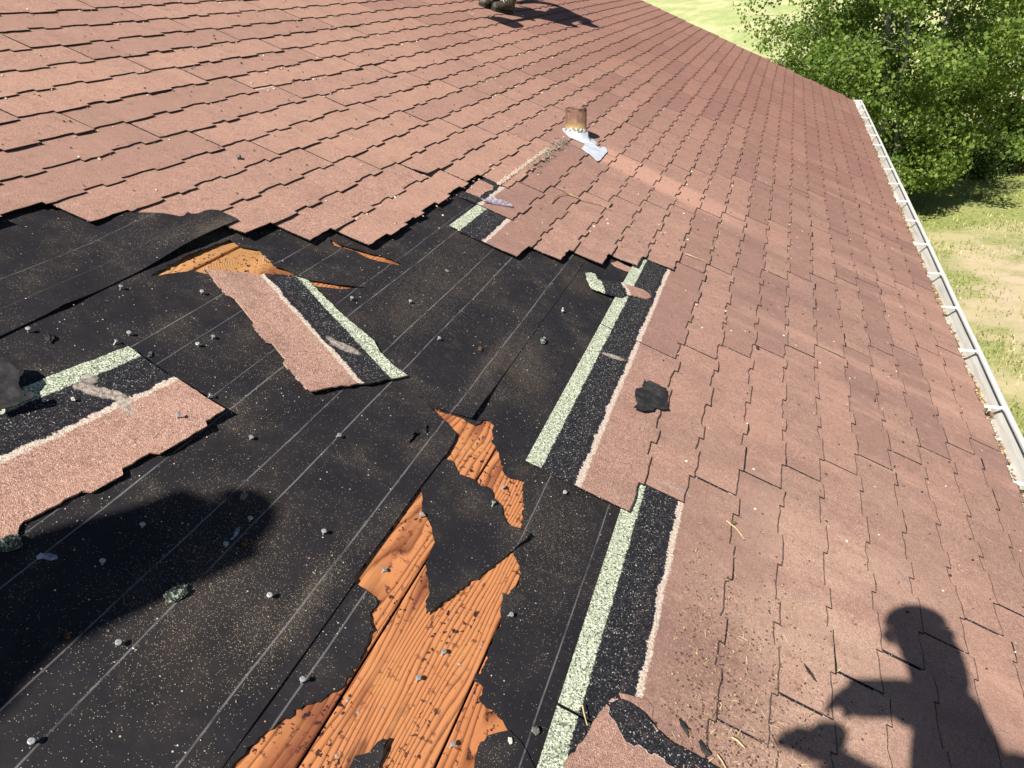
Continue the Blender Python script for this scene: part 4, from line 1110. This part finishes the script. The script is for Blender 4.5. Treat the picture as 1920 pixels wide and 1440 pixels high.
def hand(prefix, wrist, d, side, nodes, edges, curl_=.35):
    """palm, four fingers of different lengths and a thumb"""
    d = Vector(d).normalized(); side = Vector(side); side = (side - d * side.dot(d)).normalized(); n = d.cross(side)
    w = Vector(wrist); pm = w + d * .055
    nodes[prefix + 'palm'] = (pm, (.028, .020)); 
    for i, (o_, L) in enumerate(((-.027, .070), (-.009, .080), (.009, .076), (.026, .060))):
        k = w + d * .095 + side * o_; nodes[f'{prefix}k{i}'] = (k, .0095)
        nodes[f'{prefix}m{i}'] = (k + (d - n * curl_).normalized() * L * .55, .0085)
        nodes[f'{prefix}t{i}'] = (k + (d - n * curl_).normalized() * L * .55 + (d - n * curl_ * 2.6).normalized() * L * .45, .007)
        edges += [(prefix + 'palm', f'{prefix}k{i}'), (f'{prefix}k{i}', f'{prefix}m{i}'), (f'{prefix}m{i}', f'{prefix}t{i}')]
    th = w + d * .045 - side * .035
    nodes[prefix + 'th'] = (th, .011); nodes[prefix + 'th2'] = (th + (d * .8 - side * .7).normalized() * .045, .009)
    edges += [(prefix + 'palm', prefix + 'th'), (prefix + 'th', prefix + 'th2')]

def person(label, J, M, slim=1.0, brim=True):
    """J: joints in local coordinates; one continuous body with clothing as children"""
    nodes = {}; edges = []
    g = lambda k: Vector(J[k])
    nodes['pelvis'] = (g('pelvis'), .115 * slim)
    nodes['waist'] = (g('pelvis').lerp(g('chest'), .45), .115 * slim); nodes['chest'] = (g('chest'), (.150 * slim, .125 * slim))
    nodes['neck0'] = (g('chest').lerp(g('neck'), .62), .075); nodes['neck'] = (g('neck'), .055)
    hd = (g('head') - g('neck')).normalized()
    nodes['jaw'] = (g('head') - hd * .055, .068); nodes['skull'] = (g('head') + hd * .02, (.076, .092)); nodes['crown'] = (g('head') + hd * .085, .062)
    edges += [('pelvis', 'waist'), ('waist', 'chest'), ('chest', 'neck0'), ('neck0', 'neck'), ('neck', 'jaw'), ('jaw', 'skull'), ('skull', 'crown')]
    fw = Vector(J['face']).normalized()
    for sd in 'LR':
        nodes['sh' + sd] = (g('shoulder' + sd), .062); nodes['ua' + sd] = (g('shoulder' + sd).lerp(g('elbow' + sd), .45), .050)
        nodes['el' + sd] = (g('elbow' + sd), .041); nodes['fa' + sd] = (g('elbow' + sd).lerp(g('wrist' + sd), .4), .040); nodes['wr' + sd] = (g('wrist' + sd), .027)
        edges += [('neck0', 'sh' + sd), ('sh' + sd, 'ua' + sd), ('ua' + sd, 'el' + sd), ('el' + sd, 'fa' + sd), ('fa' + sd, 'wr' + sd)]
        d = (g('wrist' + sd) - g('elbow' + sd)).normalized() if 'hand' + sd not in J else Vector(J['hand' + sd])
        hand('h' + sd, g('wrist' + sd), d, J.get('palm' + sd, (0, 0, 1)), nodes, edges); edges.append(('wr' + sd, 'h' + sd + 'palm'))
        nodes['hp' + sd] = (g('hip' + sd), .095); nodes['th' + sd] = (g('hip' + sd).lerp(g('knee' + sd), .5), .078); nodes['kn' + sd] = (g('knee' + sd), .058)
        nodes['cf' + sd] = (g('knee' + sd).lerp(g('ankle' + sd), .32), .057); nodes['an' + sd] = (g('ankle' + sd), .042)
        edges += [('pelvis', 'hp' + sd), ('hp' + sd, 'th' + sd), ('th' + sd, 'kn' + sd), ('kn' + sd, 'cf' + sd), ('cf' + sd, 'an' + sd)]
    t = root('person', M); tag(t, label, 'person')
    body = skin('body', nodes, edges, M_SKIN, M, t)
    # face: nose, brow, ears, eyes
    hc = g('head'); sdv = fw.cross(hd).normalized()
    for q in (-1, 1):
        e = hc + fw * .083 + sdv * .031 * q + hd * .018
        MB().add(tube([e, e + fw * .006], [.013, .004], 8)).build('eye', M_HAIR, M, t)
        MB().add(tube([hc + sdv * .078 * q + hd * .02, hc + sdv * .088 * q, hc + sdv * .078 * q - hd * .03], [.010, .015, .008], 8)).build('ear', M_SKIN, M, t, True)
    MB().add(tube([hc + fw * .080 + hd * .02, hc + fw * .104 - hd * .018, hc + fw * .084 - hd * .028], [.007, .013, .008], 8)).build('nose', M_SKIN, M, t, True)
    MB().add(tube([hc + fw * .083 - hd * .052 + sdv * .022, hc + fw * .090 - hd * .054, hc + fw * .083 - hd * .052 - sdv * .022], [.003, .006, .003], 6)).build('mouth', M_SKIN, M, t, True)
    # cap with a brim
    cr = MB(); v = []; f = []; seg = 20
    for i in range(6):
        a = i / 5 * 1.5708
        for k in range(seg):
            w = 6.28318 * k / seg; v.append(hc + hd * (.035 + .085 * math.sin(a)) + (fw * math.cos(w) * .104 + sdv * math.sin(w) * .090) * math.cos(a))
    for i in range(5):
        for k in range(seg): f.append((i * seg + k, i * seg + (k + 1) % seg, (i + 1) * seg + (k + 1) % seg, (i + 1) * seg + k))
    cr.add((v, f))
    br = []; bf = []
    for i in range(9):
        w = -1 + 2 * i / 8; c = hc + hd * .04 + sdv * (.082 * math.sin(w)); br += [c + fw * (.098 * math.cos(w)), c + fw * (.098 * math.cos(w) + .075 * math.cos(w * .9)) - hd * .012, c + fw * (.098 * math.cos(w) + .075 * math.cos(w * .9)) - hd * .017, c + fw * (.098 * math.cos(w)) - hd * .006]
    for i in range(8):
        for j in range(4): bf.append((i * 4 + j, i * 4 + (j + 1) % 4, i * 4 + 4 + (j + 1) % 4, i * 4 + 4 + j))
    if brim: cr.add((br, bf))
    cr.build('cap', M_HAIR, M, t, True)
    sh = {k: (nodes[k][0], tuple(x + .016 for x in (nodes[k][1] if hasattr(nodes[k][1], '__len__') else (nodes[k][1],) * 2))) for k in ('waist', 'chest', 'neck0', 'shL', 'uaL', 'elL', 'faL', 'shR', 'uaR', 'elR', 'faR', 'pelvis')}
    skin('shirt', sh, [('pelvis', 'waist'), ('waist', 'chest'), ('chest', 'neck0'), ('neck0', 'shL'), ('shL', 'uaL'), ('uaL', 'elL'), ('elL', 'faL'), ('neck0', 'shR'), ('shR', 'uaR'), ('uaR', 'elR'), ('elR', 'faR')], M_SHIRT, M, t, 2, 'chest')
    tk = ['pelvis'] + [a + b for b in 'LR' for a in ('hp', 'th', 'kn', 'cf', 'an')]
    tr = {k: (nodes[k][0], (nodes[k][1] if not hasattr(nodes[k][1], '__len__') else nodes[k][1][0]) + (.012 if k[:2] != 'an' else .028)) for k in tk}
    skin('trousers', tr, [('pelvis', 'hpL'), ('hpL', 'thL'), ('thL', 'knL'), ('knL', 'cfL'), ('cfL', 'anL'), ('pelvis', 'hpR'), ('hpR', 'thR'), ('thR', 'knR'), ('knR', 'cfR'), ('cfR', 'anR')], M_JEANS, M, t)
    return t

def boot_material():
    t = NT('worn_boot_leather', .7, .3); n = t.noise(t.obj, 40, 5, .6); s = t.noise(t.obj, 12, 4)
    c = t.mix(t.step(n, .35, .65), (.022, .018, .016), (.075, .058, .046))
    return t.done(t.mix(t.math('MULTIPLY', t.step(s, .58, .68), .75), c, (.20, .165, .125)), t.bump(n, .4, .004))
M_BOOT = boot_material(); M_SOLE = plain('boot_sole', (.025, .024, .024), .8, .2); M_LACE = plain('boot_lace', (.50, .42, .30), .8, .2)
def boot(ankle, toe_dir, nrm, M, parent):
    """work boot: lofted upper, heeled sole, laces; sits under the ankle joint on the roof"""
    f = Vector(toe_dir); n = Vector(nrm).normalized(); f = (f - n * f.dot(n)).normalized() * .92; s = f.cross(n)
    o = Vector(ankle); seg = 16; v = []; fc = []
    secs = [(-.085, .030, .060), (-.070, .038, .085), (-.035, .041, .100), (.0, .043, .100), (.04, .044, .085), (.09, .048, .070), (.135, .050, .058), (.170, .046, .048), (.195, .034, .036), (.205, .016, .022)]
    for x, w, h in secs:
        for k in range(seg):
            a = 6.28318 * k / seg; c, q = math.cos(a), math.sin(a)
            v.append(o + f * x + s * (w * math.copysign(abs(c) ** .8, c)) + n * (.018 + h * (.5 + .5 * math.copysign(abs(q) ** .85, q))))
    for i in range(len(secs) - 1):
        for k in range(seg): fc.append((i * seg + k, i * seg + (k + 1) % seg, (i + 1) * seg + (k + 1) % seg, (i + 1) * seg + k))
    fc.append(tuple(range(seg))); fc.append(tuple(range((len(secs) - 1) * seg, len(secs) * seg)))
    b = len(v); hs = [(.045, -.022, .052, .046), (.10, -.026, .052, .044), (.15, -.030, .054, .047), (.20, -.032, .058, .052), (.225, -.030, .061, .057)]
    for z, x, lx, w in hs:
        for k in range(seg):
            a = 6.28318 * k / seg; v.append(o + f * (x + lx * math.cos(a)) + s * (w * math.sin(a)) + n * z)
    for i in range(len(hs) - 1):
        for k in range(seg): fc.append((b + i * seg + k, b + i * seg + (k + 1) % seg, b + (i + 1) * seg + (k + 1) % seg, b + (i + 1) * seg + k))
    bt = mesh('boot', v, fc, M_BOOT, M, parent, True)
    out = [(-.093, .0), (-.085, .034), (-.04, .042), (.02, .040), (.09, .050), (.15, .053), (.195, .040), (.214, .0)]
    out = out + [(x, -w) for x, w in out[-2:0:-1]]; m = len(out); sv = []; sf = []
    for z in (.0, .024):
        for x, w in out: sv.append(o + f * x + s * w + n * z)
    sf = [tuple(range(m)), tuple(range(m, 2 * m))[::-1]] + [(i, (i + 1) % m, m + (i + 1) % m, m + i) for i in range(m)]
    mesh('boot_sole', sv, sf, M_SOLE, M, bt)
    lc = MB()
    for i in range(5):
        x = .088 - .022 * i; z = .092 + .018 * i + (.012 if i > 2 else 0)
        lc.add(tube([o + f * x + s * .026 + n * (z - .008), o + f * (x + .006) + n * (z + .012), o + f * (x - .004) - s * .026 + n * (z - .008)], .0045, 6))
    lc.build('boot_lace', M_LACE, M, bt, True)
    return bt

SD = SUN_D
def along(px, py, t):                      # point on the sun ray that lands on a roof spot
    v, u = P(px, py, .02); return Vector((v, u, .02)) - SD * t
UPR = Vector((-math.sin(SLOPE), 0, math.cos(SLOPE)))
TOPZ = .026

# worker up the roof: only the boots are inside the frame, the shadow falls to the right
bA = Vector((-2.205, 7.80, TOPZ)); bB = Vector((-2.332, 7.745, TOPZ))
toe = Vector((-.42, -.907, 0)).normalized()
mid = (bA + bB) / 2; back = Vector((.45, .1, 0)); fwd = Vector((-.35, -.93, 0)); right = Vector((.93, -.35, 0))
def up(p, h): return p + UPR * h
hipc = up(mid, .92) + back * .22
chest = along(1066, 24, 2.05); head = along(1106, 46, 2.38)
JW = dict(pelvis=hipc, chest=chest, neck=along(1092, 36, 2.28), head=head, face=fwd * .8 - UPR * .6,
          shoulderL=chest + right * -.19 + UPR * .06, shoulderR=chest + right * .19 + UPR * .06,
          elbowL=chest + right * -.22 + fwd * .20 - UPR * .22, elbowR=chest + right * .22 + fwd * .16 - UPR * .24,
          wristL=chest + right * -.10 + fwd * .44 - UPR * .34, wristR=chest + right * .10 + fwd * .30 - UPR * .46,
          hipL=hipc - right * .09 - UPR * .06, hipR=hipc + right * .09 - UPR * .06,
          kneeL=up(bB, .52) + fwd * .06, kneeR=up(bA, .52) + fwd * .06, ankleL=up(bB, .27), ankleR=up(bA, .27), palmL=right, palmR=right)
w1 = person('person standing high on the roof, only worn lace-up work boots inside the picture', JW, ROOF)
boot(bA, toe, (0, 0, 1), ROOF, w1); boot(bB, (-.2, -.98, 0), (0, 0, 1), ROOF, w1)
# roofing shovel held across the body, blade towards the camera
sh0 = JW['wristR'] - fwd * .25 + UPR * .12; sh1 = along(965, 40, .95)
hd_ = (sh1 - sh0).normalized(); sdv_ = hd_.cross(UPR).normalized()
st = root('shovel', ROOF); tag(st, 'roofing shovel held by the worker, out of the picture above the boots', 'shovel')
MB().add(tube([sh0, sh0.lerp(sh1, .5), sh1], .016, 10)).build('handle', plain('ash_handle', (.42, .28, .14)), ROOF, st, True)
bl = []
for i, (a, w) in enumerate(((0, .03), (.06, .09), (.14, .105), (.30, .10))):
    c = sh1 + hd_ * a
    bl += [c - sdv_ * w + UPR * .01, c + sdv_ * w + UPR * .01, c + sdv_ * w - UPR * .004, c - sdv_ * w - UPR * .004]
mesh('blade', bl, [(i * 4 + j, i * 4 + (j + 1) % 4, i * 4 + 4 + (j + 1) % 4, i * 4 + 4 + j) for i in range(3) for j in range(4)] + [(0, 1, 2, 3), (15, 14, 13, 12)], plain('worn_steel', (.3, .3, .3), .4, .5, .8), ROOF, st)

# the photographer, outside the frame, whose shadow falls at the lower right
hp = along(1724, 1190, 2.62)
J2 = dict(head=hp, neck=along(1742, 1258, 2.62), face=Vector((.40, .72, -.50)),
          chest=along(1800, 1390, 2.66), pelvis=along(1925, 1640, 2.75),
          shoulderL=along(1766, 1335, 2.56), shoulderR=along(1782, 1305, 2.74), elbowL=along(1742, 1525, 2.52), wristL=along(1608, 1446, 2.40), handL=along(1540, 1400, 2.36) - along(1608, 1446, 2.40),
          elbowR=along(1700, 1322, 2.52), wristR=along(1655, 1314, 2.42), handR=along(1585, 1304, 2.40) - along(1655, 1314, 2.42))
pel = J2['pelvis']; ft = pel - UPR * ((pel.z - TOPZ) / UPR.z)
lat = Vector((.8, -.5, 0)).normalized()
J2.update(hipL=pel - lat * .09 - UPR * .05, hipR=pel + lat * .09 - UPR * .05)
hgt = (pel - ft).length
fL = Vector((ft.x - .16, ft.y + .05, TOPZ)); fR = Vector((ft.x + .20, ft.y - .10, TOPZ))
J2.update(ankleL=up(fL, .13), ankleR=up(fR, .13), kneeL=fL.lerp(J2['hipL'], .52) + Vector((.02, .12, 0)), kneeR=fR.lerp(J2['hipR'], .52) + Vector((.02, .12, 0)), palmL=UPR, palmR=UPR)
w2 = person('person in a hood behind the camera holding up a phone, out of the picture', J2, ROOF, .60, False)
for p_ in (fL, fR): boot(p_, (.4, .9, 0), (0, 0, 1), ROOF, w2)
skin('hood', {'a': (along(1724, 1190, 2.62), .106), 'b': (along(1762, 1245, 2.68), .080), 'c': (along(1786, 1310, 2.70), .070)}, [('a', 'b'), ('b', 'c')], M_SHIRT, ROOF, w2)
skin('arm_shadow_sleeve', {'a': (along(1775, 1312, 2.64), .052), 'b': (along(1700, 1312, 2.52), .046), 'c': (along(1596, 1309, 2.45), .050), 'd': (along(1580, 1298, 2.45), .036)}, [('a', 'b'), ('b', 'c'), ('c', 'd')], M_SHIRT, ROOF, w2)  # extra bulk added so the raised arm's shadow reads as a solid block
gc = along(1562, 1396, 2.38); gn = {'a': (along(1594, 1410, 2.40), .056), 'b': (gc, .064), 'c': (along(1532, 1396, 2.37), .048), 'd': (along(1492, 1397, 2.35), .015), 'e': (along(1452, 1388, 2.34), .012), 'f': (along(1566, 1352, 2.42), .034)}
skin('fist_shadow_lump', gn, [('a', 'b'), ('b', 'c'), ('c', 'd'), ('d', 'e'), ('b', 'f')], M_HAIR, ROOF, w2)  # added lump that swells the unseen fist's shadow and gives it a point
skin('shadow_lump', {'a': (along(1902, 1432, 2.72), .088), 'b': (along(1925, 1500, 2.74), .075)}, [('a', 'b')], M_JEANS, ROOF, w2)  # unseen lump added only to cast the dark blob in the lower right corner
# the phone, its lens at the camera
fwdr = Vector(ray(CX, CY)).normalized(); rgt = Vector((_V.x, _U.x, _N.x)); upc = -Vector((_V.y, _U.y, _N.y))
pc = Vector((0, 0, CAMH)) - fwdr * .020 + rgt * .046 + upc * .003
ph = []
for z in (-.004, .004):
    for a, b in ((-.072, -.037), (.072, -.037), (.072, .037), (-.072, .037)): ph.append(pc + rgt * a + upc * b + fwdr * z)
pb_ = MB().add((ph, [(0, 3, 2, 1), (4, 5, 6, 7), (0, 1, 5, 4), (1, 2, 6, 5), (2, 3, 7, 6), (3, 0, 4, 7)]))
po = pb_.build('phone', plain('black_phone', (.02, .02, .022), .2, .5), ROOF); tag(po, 'black phone held level in front of the photographer, out of the picture', 'phone')
bmod = po.modifiers.new('bevel', 'BEVEL'); bmod.width = .003; bmod.segments = 2

# a second worker standing up the slope behind the camera: soft shadow at the left
h3 = along(365, 990, 2.95)
J3 = dict(head=h3, neck=along(300, 1010, 2.92), face=Vector((.2, .9, -.5)), chest=along(220, 1040, 2.86), pelvis=along(-150, 1200, 2.6))
lat3 = (along(250, 960, 2.8) - along(250, 1150, 2.8)).normalized()
ch = J3['chest']; J3.update(shoulderL=along(250, 985, 2.86), shoulderR=along(250, 1075, 2.86), elbowL=along(70, 1030, 2.75), elbowR=along(80, 1165, 2.75), wristL=along(-90, 1060, 2.6), wristR=along(0, 1235, 2.6), palmL=UPR, palmR=UPR)
pel = J3['pelvis']; ft = pel - UPR * ((pel.z - TOPZ) / UPR.z)
J3.update(hipL=pel - lat * .09 - UPR * .05, hipR=pel + lat * .09 - UPR * .05)
fL = Vector((ft.x - .14, ft.y, TOPZ)); fR = Vector((ft.x + .16, ft.y + .04, TOPZ))
J3.update(ankleL=up(fL, .13), ankleR=up(fR, .13), kneeL=fL.lerp(J3['hipL'], .52) + Vector((0, .05, 0)), kneeR=fR.lerp(J3['hipR'], .52) + Vector((0, .05, 0)))
w3 = person('person in work clothes stooping up the slope behind the camera, out of the picture', J3, ROOF, .74)
for p_ in (fL, fR): boot(p_, (.2, .95, 0), (0, 0, 1), ROOF, w3)
for k_ in ('head', 'pelvis'):
    print('J2', k_, tuple(round(x, 2) for x in J2[k_]), 'J3', tuple(round(x, 2) for x in J3[k_]), 'JW', tuple(round(x, 2) for x in JW[k_]))
